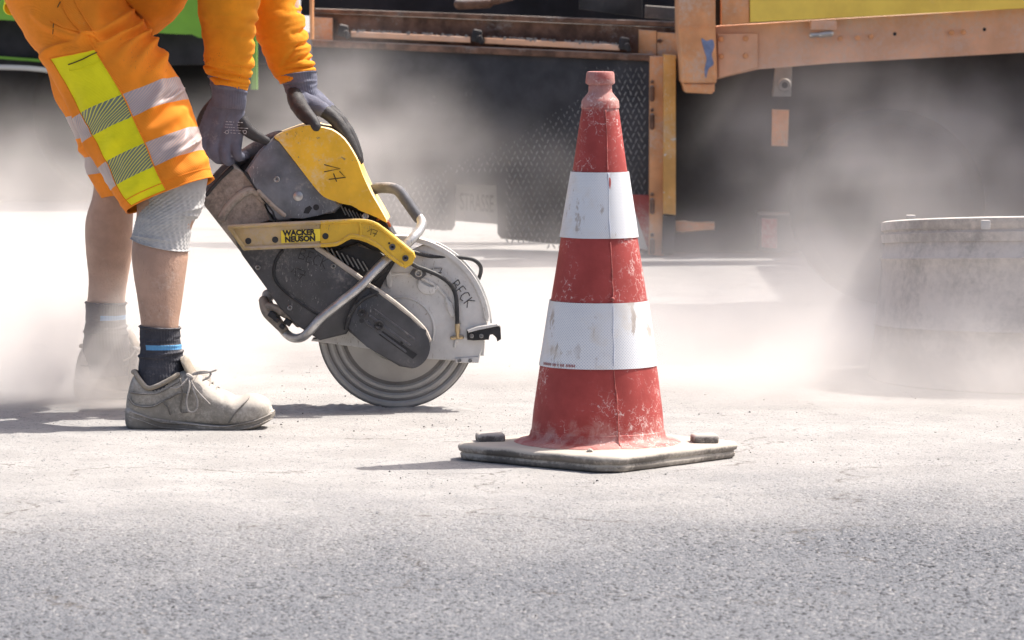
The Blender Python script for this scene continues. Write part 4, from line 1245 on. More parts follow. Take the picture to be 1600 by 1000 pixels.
g.add(disc_y([(.004, -.016), (.011, -.012), (.014, 0), (.011, .012), (.004, .016)], c, 20)); g.obj('glass_bowl', M_pale, saw)
g = Geo()
g.tube([SP(633, 384, -.09), SP(645, 372, -.08), SP(656, 359, -.06), SP(659, 347, -.045), SP(653, 338, -.03)], .0103, 16, 6)
fh = g.obj('front_handle', M_tube, saw)
g = Geo()
g.tube([SP(576, 300, .03), SP(590, 294, .01), SP(608, 293.5, -.01), SP(622, 298, -.02), (SP(634, 313, -.025)), SP(654, 341, -.033)], .0118, 16, 6)
g.obj('rubber_sleeve', M_grip, fh)
tube_px('hose', [(640, 392, SY - .06), (654, 396, SY - .05), (672, 400, SY - .04), (700, 402, SY - .035), (722, 402.5, SY - .03), (740, 406, SY - .02), (750, 415, SY - .01), (751, 426, SY), (746, 440, SY + .01)], .0044, M_hose, saw)
tube_px('hose', [(644, 412, SY - .08), (652, 417, SY - .075), (666, 422, SY - .065), (688, 432, SY - .055), (704, 445, SY - .052), (712, 462, SY - .05), (714, 488, SY - .05), (714.5, 511, SY - .05)], .0046, M_hose, saw)
g = Geo()
g.tube([SP(714.5, 508, -.05), SP(715, 518, -.05)], .0056, 10); g.tube([SP(715, 518, -.05), SP(715, 527, -.048)], .0042, 10); g.tube([SP(706, 528, -.045), SP(722, 527, -.045)], .004, 8)
g.obj('hose_fitting', M_brass, saw)
brk2 = sp_('front_stop', [(729, 516), (745, 511), (776, 506.5), (782, 511), (783, 530), (777, 534), (775, 525), (770, 521), (764, 522), (764, 531), (740, 532), (730, 531)], -.058, -.03, M_blk, saw, .002, 2)
sp_('stop_plate', [(730, 516), (746, 510.5), (777, 506), (779, 509.5), (748, 515.5), (732, 520)], -.066, -.03, M_guard, brk2, .001, 1)
screw('screw', 737, 525, -.061, .0045, brk2); screw('screw', 752, 525, -.061, .0045, brk2)
sp_('stop_lever', [(753, 532), (758, 532), (756, 556), (751, 556)], -.03, -.02, M_guard, brk2, .001, 1)

# ------------------------------------------------------------------ worker
from mathutils.bvhtree import BVHTree
M_skin = mat('weathered_skin', (.43, .27, .195), .6, 0, .14, 16, .42, (.52, .40, .33), .05, .6, 200, (.22, .12, .085), .16, sss=.06)
M_hvo = mat('hi_vis_orange_cloth', (.84, .245, .010), .85, 0, .12, 7, .18, (.66, .36, .12), .1, .35, 420, (.40, .12, .03), .06, weave=90)
M_hvy = mat('hi_vis_yellow_cloth', (.80, .72, .008), .85, 0, .09, 8, .14, (.6, .50, .22), .1, .22, 420, weave=90)
M_swt = mat('orange_fleece', (.72, .26, .010), .95, 0, .16, 9, .22, (.50, .27, .09), .0, .6, 380, (.25, .11, .03), .10)
M_knit = mat('grey_knit_glove', (.135, .14, .185), .9, 0, .16, 26, .20, (.34, .32, .33), .25, .5, 420)
M_coat = mat('black_glove_coating', (.034, .032, .034), .6, 0, .3, 26, .10, (.28, .255, .235), .25, .4, 300)
M_print = mat('pale_glove_print', (.50, .49, .50), .8, 0, .1)
M_sock = mat('charcoal_knit_sock', (.055, .055, .066), .95, 0, .2, 30, .30, (.30, .275, .26), .2, .5, 420)
M_sblue = mat('blue_sock_stripe', (.12, .32, .56), .95, 0, .12, 40, .2, DUST, .2, .4, 420)
M_knee = mat('grey_elastic_bandage', (.42, .41, .40), .9, 0, .10, 20, .25, (.47, .43, .395), .2, .3, 420)
M_shoe = mat('dust_grey_leather', (.27, .248, .215), .8, 0, .25, 15, .48, (.50, .455, .40), .32, .35, 170, (.14, .125, .11), .12)
M_shoeseam = mat('dark_leather_edge', (.13, .12, .105), .85, 0, .3, 40, .25, (.40, .365, .33), .5)
M_sole = mat('dusty_shoe_sole', (.19, .172, .148), .85, 0, .3, 13, .4, (.47, .43, .385), .35, .35, 120)
M_lining = mat('tan_shoe_lining', (.30, .255, .20), .9, 0, .15, 30, .4)
M_lace = mat('grey_shoelace', (.33, .305, .28), .9, 0, .2, 60, .3)
M_vest = M_hvy
M_stitch = mat('dark_stitching', (.10, .07, .02), .9)
M_hair = mat('short_brown_hair', (.06, .035, .02), .8, 0, .3, 60)

def hatch(name, base, line, freq, duty, rot):
    m, nt, out = nodes_of(name)
    tc = nn(nt, 'ShaderNodeTexCoord')
    b = nn(nt, 'ShaderNodeBsdfPrincipled'); nt.links.new(b.outputs[0], out.inputs[0])
    mp = nn(nt, 'ShaderNodeMapping'); nt.links.new(tc.outputs['UV'], mp.inputs['Vector']); mp.inputs['Rotation'].default_value = (0, 0, math.radians(rot))
    s = nn(nt, 'ShaderNodeSeparateXYZ'); nt.links.new(mp.outputs[0], s.inputs[0])
    fr = mth(nt, 'FRACT', mth(nt, 'MULTIPLY', s.outputs[0], freq))
    k = mth(nt, 'MULTIPLY', rampf(nt, fr, duty - .08, duty + .04), rampf(nt, fr, 1.0, .94))
    n = noise(nt, tc.outputs['Object'], 12, 4, .6)
    bb = mixc(nt, n, tuple(c * .85 for c in base), tuple(c * 1.15 for c in base))
    nt.links.new(mixc(nt, k, bb, line), b.inputs['Base Color'])
    b.inputs['Roughness'].default_value = .45; b.inputs['Specular IOR Level'].default_value = .35
    return m
M_hat1 = hatch('reflective_tape_on_orange', (.40, .335, .33), (.56, .40, .33), 210, .66, 62)
M_hat2 = hatch('reflective_tape_on_yellow', (.165, .185, .135), (.72, .66, .10), 175, .70, 62)

man = empty('person', (P(200, 660, 9.7)[0], 9.7, 0), 'worker in orange and yellow shorts, grey gloves and dusty shoes bending over the saw', 'person')

def wrinkle(L, amp, fa, fv, seed, sharp=True):
    p = np.stack([np.cos(np.radians(L.phi)) * fa, np.sin(np.radians(L.phi)) * fa, L.v * fv], -1)
    p = p + .45 * np.stack([vnoise(p * .7, seed + 20), vnoise(p * .7, seed + 21), vnoise(p * .7, seed + 22)], -1)
    n = vnoise(p, seed)
    if sharp: n = 1 - 2 * np.abs(n) ** .8
    return amp * (n * .65 + .35 * vnoise(p * 2.1, seed + 5))

def caster(v, f):
    bv = BVHTree.FromPolygons([Vector(x) for x in v], f)
    def hit(px, py, off=.0006):
        o = Vector((0, 0, CH)); d_ = (Vector(P(px, py, 9.7)) - o).normalized()
        h = bv.ray_cast(o, d_)
        return None if h[0] is None else np.array(h[0] - d_ * off)
    return hit
def trace(hit, pts, n=6, off=.0006):
    return [q for q in (hit(x, y, off) for x, y in cat_interp(np.array(pts, float), n)) if q is not None]

# ---- shorts
near = Loft([((-30, -75), (212, -45), 9.74, .175, 0), ((17, 17), (208, 12), 9.71, .168, 0), ((48, 68), (230, 42), 9.66, .142, .004),
             ((70, 97), (246, 72), 9.62, .124, .008), ((117, 186), (279, 122), 9.58, .110, .012), ((135, 222), (293, 157), 9.565, .107, .013),
             ((157, 262), (309, 200), 9.55, .104, .014), ((175, 298), (319, 236), 9.54, .101, .014), ((197, 331), (334, 278), 9.53, .098, .014)], 120, 16, 2.25)
d = wrinkle(near, .0034, 1.5, .9, 3) + wrinkle(near, .0036, 2.6, 2.2, 77, False)
for a0, v0, a1, v1, w, h in ((20, 1.2, 95, 2.6, .12, .016), (12, 1.75, 88, 3.0, .10, .014), (5, 2.2, 80, 3.35, .10, .014), (0, 2.7, 75, 3.65, .10, .013),
                             (-5, 3.2, 60, 3.85, .09, .011), (10, 4.5, 70, 5.1, .1, .009), (15, 6.5, 75, 7.05, .1, .009), (35, 3.6, 88, 5.6, .12, .008), (30, 5.7, 86, 7.5, .12, .008), (60, .9, 100, 2.9, .12, .009), (118, 1.1, 84, 2.85, .10, .011), (110, 2.4, 170, 3.0, .12, .008),
                             (20, 5.3, 85, 5.75, .16, .006), (5, 7.3, 70, 7.55, .14, .006), (30, 4.2, 75, 4.8, .14, .004), (25, 6.2, 80, 6.75, .14, .005),
                             (160, 3.6, 182, 6.5, .16, .006), (100, 5.2, 140, 5.8, .2, .004), (98, 7.2, 140, 7.7, .2, .005), (108, 3.5, 140, 4.2, .2, .004)):
    d = d + 1.5 * near.fold(a0, v0, a1, v1, w * .85, h)
near.disp(d)
far = Loft([((-10, -60), (205, -40), 9.80, .15, 0), ((22, 20), (205, 20), 9.84, .14, 0), ((70, 97), (225, 75), 9.88, .115, 0),
            ((104, 182), (268, 140), 9.92, .108, 0), ((120, 216), (276, 176), 9.93, .105, 0), ((131, 246), (282, 212), 9.94, .102, 0),
            ((139, 272), (286, 246), 9.95, .10, 0), ((160, 308), (292, 282), 9.96, .098, 0)], 96, 14, 2.2)
far.disp(wrinkle(far, .004, 1.7, 1.2, 8) + far.fold(150, 2.2, 200, 3.0, .12, .008) + far.fold(140, 4.3, 200, 4.9, .12, .007))
V, F, MI, UV = [], [], [], []
for L, zones in ((near, 'n'), (far, 'f')):
    o = len(V); vv, ff = L.geo(cap=(True, False))
    V += [tuple(x) for x in vv]
    for r in range(L.nv):
        for c in range(L.nu): UV.append((L.phi[r, c] / 360 * .68, L.v[r, c] * .055))
    for f in ff:
        F.append(tuple(i + o for i in f))
        if len(f) > 4: MI.append(0); continue
        r, c = f[0] // L.nu, f[0] % L.nu
        a, v = c * 360.0 / L.nu, r / L.k
        if zones == 'n':
            yel = 88.9 < a < 143 and v >= 3
            bnd = 4 <= v < 5 or 6 <= v < 7
        else:
            yel = False
            bnd = 3 <= v < 4 or 5 <= v < 6
        MI.append(3 if (yel and bnd) else 1 if yel else 2 if bnd else 0)
shorts = mk('shorts', V, F, [M_hvo, M_hvy, M_hat1, M_hat2], man, True, 70, MI, UV)
so_ = shorts.modifiers.new('thickness', 'SOLIDIFY'); so_.thickness = .003; so_.offset = -1
# sewn edges, pocket mouth, side seam
g = Geo()
g.tube([near.at(90, v, .0008) for v in np.linspace(.4, 8, 60)], .0013, 6)
g.tube([near.at(143.5, v, .0006) for v in np.linspace(3, 8, 50)], .0011, 6)
g.tube([near.at(a, 7.62, .0005) for a in np.linspace(5, 178, 50)], .0009, 6)
g.tube([near.at(a, 8.0, .0) for a in np.linspace(0, 354, 90)], .0020, 6)
g.tube([near.at(a, 2.98, .0008) for a in np.linspace(88, 145, 26)], .0011, 6)
g.obj('seam', M_hvo, shorts)
vn, fn = near.geo()
hit = caster(vn.reshape(-1, 3), fn)
g = Geo(); g.tube(trace(hit, [(80, 33), (96, 42), (112, 47), (131, 51), (147, 56), (154, 63)], 6, .001), .0026, 8); g.obj('pocket_edge', M_hvo, shorts)
g = Geo(); g.tube(trace(hit, [(117, 2), (124, 15), (133, 30), (143, 45), (152, 62)], 6, .0006), .0018, 6); g.obj('pocket_edge', M_hvo, shorts)
g = Geo()
for a_, b_ in (((94, 3), (90, 11)), ((84, 36), (83, 43)), ((83, 46), (82.5, 53))): g.tube(trace(hit, [a_, b_], 4), .0010, 5)
g.tube(trace(hit, [(107, 101), (118, 97), (130, 92), (142, 86), (151, 82)], 5, .0016), .0013, 6)
g.obj('dark_stitching', M_stitch, shorts)
g = Geo(); g.tube(trace(hit, [(109, 107), (110, 111), (130, 106), (155, 96), (153, 91)], 5, .0008), .0009, 5); g.obj('welt_seam', M_hvy, shorts)
# ---- sweater: torso and two sleeves
torso = Loft([((-6, -95), (237, 47), 9.78, .17, .05), ((20, -130), (262, 30), 9.77, .185, .05), ((70, -200), (292, -4), 9.76, .19, .04), ((170, -300), (345, -70), 9.74, .205, .02),
              ((285, -372), (430, -190), 9.73, .20, 0), ((365, -400), (470, -270), 9.73, .11, 0), ((395, -410), (478, -310), 9.73, .065, 0)], 72, 10, 2.3)
torso.disp(wrinkle(torso, .006, 1.5, 1.3, 14))
slR = Loft([((292, -270), (432, -262), 9.58, .085, 0), ((298, -180), (424, -180), 9.58, .078, 0), ((306, -100), (413, -100), 9.60, .070, 0), ((311, 0), (404, 2), 9.64, .062, 0), ((315, 42), (400, 42), 9.66, .058, 0),
            ((320, 78), (397, 78), 9.69, .054, 0), ((321, 100), (393, 108), 9.71, .050, 0), ((327, 116), (388, 128), 9.725, .041, 0), ((332, 130), (384, 141), 9.73, .034, 0)], 84, 16, 2.1)
d = wrinkle(slR, .0042, .8, 1.5, 31, False)
for a0, v0, a1, v1, w, h in ((-40, 3.35, 70, 3.1, .13, .006), (-35, 3.95, 60, 3.75, .12, .007), (-40, 4.6, 75, 4.35, .12, .008), (-30, 5.2, 60, 5.5, .11, .007), (-40, 6.1, 90, 5.85, .10, .007),
                             (60, 6.5, 185, 5.9, .10, .008), (-40, 6.75, 150, 6.5, .09, .008), (20, 7.2, 180, 7.05, .08, .006), (150, 5.6, 200, 6.2, .1, .006)):
    d = d - .95 * slR.fold(a0, v0, a1, v1, w * .9, h)
slR.disp(d + .003 + wrinkle(slR, .003, 1.6, 3.0, 33, False))
slL = Loft([((368, -270), (490, -250), 9.90, .085, 0), ((378, -180), (482, -170), 9.91, .078, 0), ((386, -100), (472, -110), 9.92, .070, 0), ((396, -20), (466, -12), 9.92, .062, 0), ((398, 30), (474, 24), 9.91, .058, 0), ((404, 62), (480, 54), 9.905, .055, 0),
            ((415, 88), (485, 82), 9.90, .050, 0), ((427, 112), (491, 104), 9.895, .043, 0), ((440, 130), (488, 122), 9.89, .034, 0)], 84, 16, 2.1)
d = wrinkle(slL, .0042, .8, 1.5, 47, False)
for a0, v0, a1, v1, w, h in ((-30, 3.2, 40, 3.5, .12, .008), (-40, 3.9, 50, 3.75, .12, .009), (-35, 4.6, 60, 4.9, .11, .010), (-40, 5.3, 75, 5.6, .10, .010), (-30, 5.9, 100, 6.5, .09, .009),
                             (30, 5.0, 110, 6.6, .08, .007), (-40, 6.5, 60, 6.35, .09, .010), (-40, 7.0, 110, 6.95, .08, .009), (10, 7.4, 150, 7.3, .08, .006)):
    d = d - .95 * slL.fold(a0, v0, a1, v1, w * .9, h)
slL.disp(d + .003 + wrinkle(slL, .003, 1.6, 3.0, 49, False))
sweater = Geo()
sweater.add(torso.geo((True, True))); sweater.add(slR.geo((True, False))); sweater.add(slL.geo((True, False)))
swo = sweater.obj('sweater', M_swt, man, angle=80)
vest = Loft([((10, 20), (246, -125), 9.76, .19, .03), ((18, -20), (262, -128), 9.76, .20, .03), ((60, -215), (296, -110), 9.75, .205, .02), ((160, -318), (330, -160), 9.74, .215, .01), ((270, -385), (400, -235), 9.73, .17, 0)], 72, 10, 2.3)
vest.disp(wrinkle(vest, .004, 1.4, 1.2, 61))
g = Geo(); g.add(vest.geo((False, False))); vo = g.obj('vest', M_vest, man, angle=80)
vm = vo.modifiers.new('thickness', 'SOLIDIFY'); vm.thickness = .003

# ---- body: one continuous skin
nl = Loft([((60, -40), (165, -30), 9.72, .08, 0), ((112, 115), (215, 85), 9.63, .07, 0), ((190, 240), (295, 212), 9.555, .068, 0), ((213, 318), (316, 300), 9.53, .064, 0), ((208, 362), (296, 368), 9.52, .058, 0),
           ((205, 400), (294, 405), 9.51, .058, 0), ((210, 440), (288.5, 445), 9.50, .053, 0), ((216, 478), (283.5, 482), 9.49, .046, 0), ((220, 510), (279, 512), 9.485, .040, 0), ((221, 545), (280, 548), 9.48, .038, 0), ((222, 590), (282, 590), 9.47, .036, 0), ((222, 640), (290, 630), 9.46, .034, 0)], 40, 6, 2.05)
fl = Loft([((70, -30), (190, -30), 9.80, .085, 0), ((105, 120), (225, 100), 9.90, .08, 0), ((138, 240), (225, 240), 9.96, .066, 0), ((146, 296), (212, 298), 9.98, .058, 0), ((133, 345), (208, 345), 10.0, .057, 0),
           ((134, 395), (206, 400), 10.02, .054, 0), ((138, 435), (199.5, 440), 10.04, .046, 0), ((136, 470), (196, 472), 10.06, .040, 0), ((137, 505), (196, 507), 10.08, .038, 0), ((141, 540), (190, 540), 10.09, .032, 0), ((143, 575), (190, 575), 10.1, .030, 0)], 40, 6, 2.05)
tors = Loft([((20, -10), (190, -10), 9.74, .13, 0), ((50, -150), (230, -40), 9.74, .12, 0), ((170, -280), (320, -120), 9.73, .14, 0), ((290, -350), (410, -220), 9.73, .16, 0), ((380, -390), (455, -300), 9.73, .055, 0), ((440, -430), (510, -340), 9.73, .05, 0)], 40, 6)
bd = Geo()
bd.add(nl.geo((True, True))); bd.add(fl.geo((True, True))); bd.add(tors.geo((True, True)))
bd.tube([P(362, -255, 9.56), P(360, -100, 9.61), P(357, 60, 9.68), P(357, 150, 9.74)], [.05, .045, .037, .026], 16, 4)
bd.tube([P(430, -250, 9.90), P(428, -100, 9.92), P(445, 40, 9.90), P(468, 140, 9.89)], [.05, .045, .037, .026], 16, 4)
hd = cat_interp([[*P(470, -390, 9.73), .055], [*P(490, -400, 9.73), .085], [*P(525, -380, 9.73), .095], [*P(560, -340, 9.73), .08], [*P(585, -312, 9.73), .05]], 4)
bd.tube(hd[:, :3], hd[:, 3], 24)
bd.tube([P(560, -300, 9.73), P(570, -278, 9.73)], [.018, .013], 10)
for s in (-.085, .085): bd.tube([P(522, -352, 9.73 + s), P(527, -335, 9.73 + s)], .016, 8)
v, f = baked('body', bd.v, bd.f, .010, 4)
body_ = mk('body', v, f, M_skin, man, True, 0)
hg = Geo(); hg.tube([P(478, -408, 9.73), P(500, -425, 9.73), P(540, -412, 9.73), P(566, -372, 9.73)], [.06, .088, .09, .06], 20, 4)
hg.obj('hair', M_hair, man)

# ---- knee bandage, knitted
kb = Loft([((220, 270), (326, 262), 9.535, .071, 0), ((219, 300), (324, 285), 9.532, .070, .002), ((218.5, 318), (319, 312), 9.53, .068, .004), ((214, 338), (313, 332), 9.525, .066, .005), ((209, 356), (301, 350), 9.522, .063, .004), ((207, 366), (297, 372), 9.52, .061, .0), ((205.5, 372), (294.5, 391), 9.515, .060, -.006)], 288, 30, 2.1)
cell = np.sin(np.radians(kb.phi) * 30 + np.pi / 2 * np.floor(kb.v * 3.6)) * np.sin(kb.v * 3.6 * np.pi) ** 2
d = .0013 * cell * np.clip(kb.v - .9, 0, 1) + wrinkle(kb, .0018, 1.4, 1.0, 71) + kb.fold(0, 2.4, 60, 2.9, .10, .003) + kb.fold(-5, 3.4, 55, 3.2, .10, .003) + kb.fold(60, 5.2, 160, 5.0, .10, .003) + .0022 * np.exp(-((kb.v - 5.92) / .08) ** 2)
kb.disp(d)
g = Geo(); g.add(kb.geo()); g.obj('knee_bandage', M_knee, man, angle=80)

# ---- socks
def sock(st, blue, seed, name='sock'):
    L = Loft(st, 144, 16, 2.05)
    rib = .0008 * np.sin(np.radians(L.phi) * 44)
    d = rib + .0035 * np.exp(-((L.v - .15) / .12) ** 2) + wrinkle(L, .0018, .8, 1.8, seed)
    for q in ((40, 1.9, 150, 1.75, .1, .004), (-20, 2.5, 120, 2.8, .1, .005), (60, 3.1, 200, 2.95, .1, .004), (-30, 3.4, 60, 3.3, .09, .004)): d = d + L.fold(*q)
    L.disp(d)
    V, F = L.geo()
    MI = []
    for f_ in F:
        r, c = f_[0] // L.nu, f_[0] % L.nu
        a, v = c * 360.0 / L.nu, r / L.k
        MI.append(1 if blue[0] < v < blue[1] and not (blue[2] < a < blue[3]) else 0)
    return mk(name, V, F, [M_sock, M_sblue], man, True, 80, MI)
sock([((218.5, 508), (281.5, 511), 9.485, .0435, 0), ((219, 524), (281.5, 527), 9.484, .043, 0), ((219, 540), (283, 540), 9.482, .042, 0), ((218.5, 556), (285, 556), 9.48, .041, 0), ((217.5, 572), (287, 574), 9.476, .041, 0), ((216, 590), (291, 590), 9.47, .040, 0), ((214, 615), (296, 610), 9.465, .038, 0)], (1.75, 2.28, 128, 330), 81)
sock([((135, 471), (196, 472), 10.06, .0435, 0), ((134.5, 487), (196, 488), 10.07, .043, 0), ((133.5, 502), (196.5, 502), 10.075, .042, 0), ((132.5, 518), (198, 516), 10.08, .041, 0), ((131, 532), (201, 532), 10.09, .041, 0), ((129, 560), (206, 555), 10.1, .039, 0), ((129, 590), (208, 585), 10.1, .037, 0)], (1.2, 1.75, 98, 330), 91)

# ---- shoes
SPX = 7200 / 9.46
def shoe(x0, y0, z0, rz, mirror):
    def T(x, y, z):
        y *= mirror
        return (x0 + x * math.cos(rz) - y * math.sin(rz), y0 + x * math.sin(rz) + y * math.cos(rz), z0 + z)
    def lx(px): return (px - 197) / SPX
    def lz(py): return (669.5 - py) / SPX
    def rings(st, n=44, p=2.6, k=4):
        q = cat_interp([[lx(a), lz(b), lz(t), w] for a, b, t, w in st], k)
        V = []
        for x, zb, zt, w in q:
            for i in range(n):
                a = 2 * math.pi * i / n
                c, s = math.cos(a), math.sin(a)
                e = 2 / p
                yy = w * math.copysign(abs(c) ** e, c)
                zz = (zb + zt) / 2 + (zt - zb) / 2 * math.copysign(abs(s) ** (e if s > 0 else .45), s)
                yy *= 1 - .18 * max(0, s) ** 2
                V.append((x, yy, zz))
        m = len(q)
        F = [(i * n + j, i * n + (j + 1) % n, (i + 1) * n + (j + 1) % n, (i + 1) * n + j) for i in range(m - 1) for j in range(n)]
        F += [tuple(range(n))[::-1], tuple((m - 1) * n + j for j in range(n))]
        return V, F
    root = None
    V, F = rings([(198, 664, 628, .010), (200, 666, 617, .020), (206, 667, 594, .028), (215, 667, 585, .033), (234, 667, 599, .036), (259, 667, 592, .037), (276, 667, 585, .039), (290, 667, 580, .040), (308, 667, 582, .042), (323, 667, 594, .046), (342, 667, 607, .050), (359, 667, 613, .053), (377, 667, 618.5, .054), (391, 665, 615, .053), (408, 662, 617, .048), (420, 658, 624, .037), (426, 655, 636, .022), (429, 652, 642, .010)])
    V = np.array(V)
    w = fbm(V * 22.0, 3, 5) * .0016 + .0025 * np.exp(-((V[:, 0] - lx(352)) / .006) ** 2) * np.sin(V[:, 1] * 90 + 1) * (V[:, 2] > .05) - .0022 * np.exp(-((V[:, 0] - lx(379) + V[:, 2] * .2) / .006) ** 2) * (V[:, 2] > .045)
    V[:, 2] += w; V[:, 1] *= 1 + w * 6
    root = mk('shoe', [T(*v) for v in V], F, M_shoe, man, True, 60)
    V, F = rings([(196.5, 661, 640, .012), (199, 667, 636, .026), (205, 671, 634, .035), (220, 673, 640, .039), (250, 673, 650, .041), (290, 672.5, 656, .043), (330, 673, 660, .049), (360, 673, 661, .0535), (380, 672.5, 657, .054), (400, 669, 652, .050), (416, 662.5, 645, .041), (426, 656, 641, .028), (431, 650, 641, .013)], 44, 4.0)
    V = np.array(V); V[:, 1] *= 1 + .02 * np.sin(V[:, 2] * 420) 
    V[:, 2] += fbm(V * 26.0, 2, 9) * .0008
    mk('sole', [T(*v) for v in V], F, M_sole, root, True, 60)
    # moulded line on the sole
    g = Geo()
    for dy, r in ((0, .0016), (8, .0013)):
        pth = [(lx(a), -(w_ + .0005), lz(b + dy)) for a, b, w_ in ((206, 642, .035), (225, 648, .040), (255, 658, .041), (290, 660, .0435), (325, 663, .0485), (355, 664, .0535), (380, 660, .054), (402, 655, .050), (418, 649, .040), (428, 645, .026))]
        for sd in (1, -1): g.tube([T(x, y * sd, z) for x, y, z in pth], r, 6, 4)
    g.obj('sole_line', M_sole, root)
    # padded collar
    pth = [(213, 583, .012), (220, 592, .022), (233, 605, .029), (246, 603, .031), (259, 597, .032), (272, 590, .031), (281, 584, .026)]
    g = Geo()
    nearp = [T(lx(a), -w_, lz(b)) for a, b, w_ in pth]; farp = [T(lx(a), w_, lz(b)) for a, b, w_ in pth]
    g.tube(nearp[::-1] + [T(lx(209), 0, lz(582))] + farp, .0052, 10, 4)
    g.obj('collar', M_lining, root)
    # overlay panels: edges standing proud
    for pth in ([(207, 612, .0325), (225, 614, .037), (250, 613, .0395), (270, 603, .0415), (285, 594, .043)], [(205, 622, .033), (215, 632, .037), (240, 634, .040), (258, 626, .041), (285, 612, .0445), (300, 612, .046)],
                [(258, 626, .041), (266, 634, .042), (270, 645, .0425)], [(286, 590, .043), (289, 612, .0455), (287, 640, .0445), (300, 641, .046)], [(363, 657, .052), (371, 645, .0525), (382, 632, .0515), (391, 622, .040), (393, 617.5, .018)]):
        for sd in (-1, 1):
            g = Geo(); g.tube([T(lx(a), sd * w_, lz(b)) for a, b, w_ in pth], .0019, 6, 4); g.obj('stitched_edge', M_shoeseam, root)
    # tongue
    tg = Loft.__new__(Loft)
    V = []
    for (a, b, w_, t) in cat_interp([(312, 594, .026, .006), (303, 583, .027, .007), (295, 571, .028, .0085), (290, 561, .027, .008), (287, 556.5, .020, .005)], 4):
        for i in range(24):
            an = 2 * math.pi * i / 24
            V.append((lx(a) + t * math.sin(an) * .9, w_ * math.cos(an), lz(b) + t * math.sin(an) * .5 - .010 * math.cos(an) ** 2))
    m = len(V) // 24
    F = [(i * 24 + j, i * 24 + (j + 1) % 24, (i + 1) * 24 + (j + 1) % 24, (i + 1) * 24 + j) for i in range(m - 1) for j in range(24)]
    F += [tuple(range(24))[::-1], tuple((m - 1) * 24 + j for j in range(24))]
    mk('tongue', [T(*v) for v in V], F, M_lining, root, True, 60)
    # laces: crossings and a bow
    g = Geo()
    for i, (a, b) in enumerate(((311, 584), (320, 592), (330, 600), (340, 607.5))):
        w_ = .026 + .001 * i
        g.tube([T(lx(a - 6), -w_ - .008, lz(b + 12)), T(lx(a), -w_ * .6, lz(b + 1)), T(lx(a + 1), 0, lz(b - 2.5)), T(lx(a + 2), w_ * .6, lz(b + 1)), T(lx(a - 4), w_ + .006, lz(b + 12))], .0022, 6, 4)
    for L in ([(298, 586, -.034), (301, 600, -.047), (297, 620, -.052), (298, 636, -.055), (304, 641, -.056), (312, 637, -.056), (314, 624, -.053), (308, 608, -.048), (300, 590, -.036)],
              [(300, 587, -.034), (308, 602, -.045), (320, 615, -.052), (333, 628, -.055)],
              [(299, 586, -.033), (312, 580, -.030), (326, 579, -.028), (333, 582, -.03), (330, 588, -.034), (322, 592, -.036)],
              [(300, 585, -.032), (318, 582, -.03), (332, 580, -.03), (341, 577, -.03)],
              [(299, 587, -.036), (290, 598, -.044), (280, 604, -.045), (272, 604, -.043)]):
        g.tube([T(lx(a), y, lz(b)) for a, b, y in L], .0021, 6, 4)
    g.tube([T(lx(297), -.031, lz(585)), T(lx(303), -.036, lz(588))], .005, 8)
    g.obj('lace', M_lace, root)
    return root
shoe(P(197, 668, 9.46)[0], 9.46, .0, math.radians(-2), 1)
shoe(P(116, 620, 10.1)[0], 10.10, .0, math.radians(9), 1)

# ---- gloves
def glove(pieces, voxel):
    g = Geo(); samp = []
    for pts, rad, mi in pieces:
        q = cat_interp([[*P(*p), r * p[2] / FPX] for p, r in zip(pts, rad)], 5)
        g.tube(q[:, :3], q[:, 3], 14)
        for row in q: samp.append((*row, mi))
    v, f = baked('glove', g.v, g.f, voxel, 2)
    S = np.array(samp)
    v = v + np.stack([fbm(v * 60, 2, 4), fbm(v * 60, 2, 5), fbm(v * 60, 2, 6)], -1) * .0009
    mi = []
    for fc in f:
        c = v[list(fc)].mean(0)
        dd = np.linalg.norm(S[:, :3] - c, axis=1) - S[:, 3]
        mi.append(int(S[np.argmin(dd), 4]))
    return v, f, mi
R_ = [([(350, 150, 9.745), (334, 178, 9.77), (323, 206, 9.785)], [15, 15, 13], 0), ([(355, 150, 9.742), (343, 185, 9.768), (337, 216, 9.782)], [15, 15.5, 13.5], 0),
      ([(360, 150, 9.742), (356, 185, 9.768), (352, 220, 9.782)], [15, 15.5, 13.5], 0), ([(364, 150, 9.745), (369, 185, 9.770), (367, 219, 9.785)], [15, 14.5, 13], 0),
      ([(345, 152, 9.755), (325, 176, 9.78), (317, 200, 9.795), (320, 222, 9.80)], [10, 12, 11, 9], 1),
      ([(320, 205, 9.785), (318, 224, 9.780), (323, 238, 9.79), (337, 241, 9.845), (348, 236, 9.875)], [12, 8.6, 7.6, 8, 7.5], 0),
      ([(335, 214, 9.782), (333, 236, 9.776), (339, 248, 9.79), (353, 248, 9.85), (362, 243, 9.882)], [12.5, 8.8, 7.8, 8, 7.5], 0),
      ([(352, 218, 9.782), (351, 241, 9.776), (357, 252, 9.79), (369, 249, 9.85), (378, 243, 9.885)], [12.5, 8.8, 7.8, 8, 7.5], 0),
      ([(368, 218, 9.785), (369, 236, 9.780), (375, 245, 9.80), (386, 241, 9.85), (394, 236, 9.885)], [12, 8.6, 7.6, 8, 7.5], 0),
      ([(370, 175, 9.77), (380, 194, 9.768), (390, 206, 9.772), (403, 214, 9.782), (416, 220.5, 9.79)], [13, 11.5, 10, 8.5, 7], 1)]
v, f, mi = glove(R_, .0022)
gr = mk('glove', v, f, [M_knit, M_coat], man, True, 0, mi)
bv = BVHTree.FromPolygons([Vector(x) for x in v], f)
g = Geo()
def on_glove(px, py):
    o = Vector((0, 0, CH)); d_ = (Vector(P(px, py, 9.7)) - o).normalized()
    h = bv.ray_cast(o, d_)
    return None if h[0] is None else np.array(h[0] - d_ * .0006)
random.seed(5)
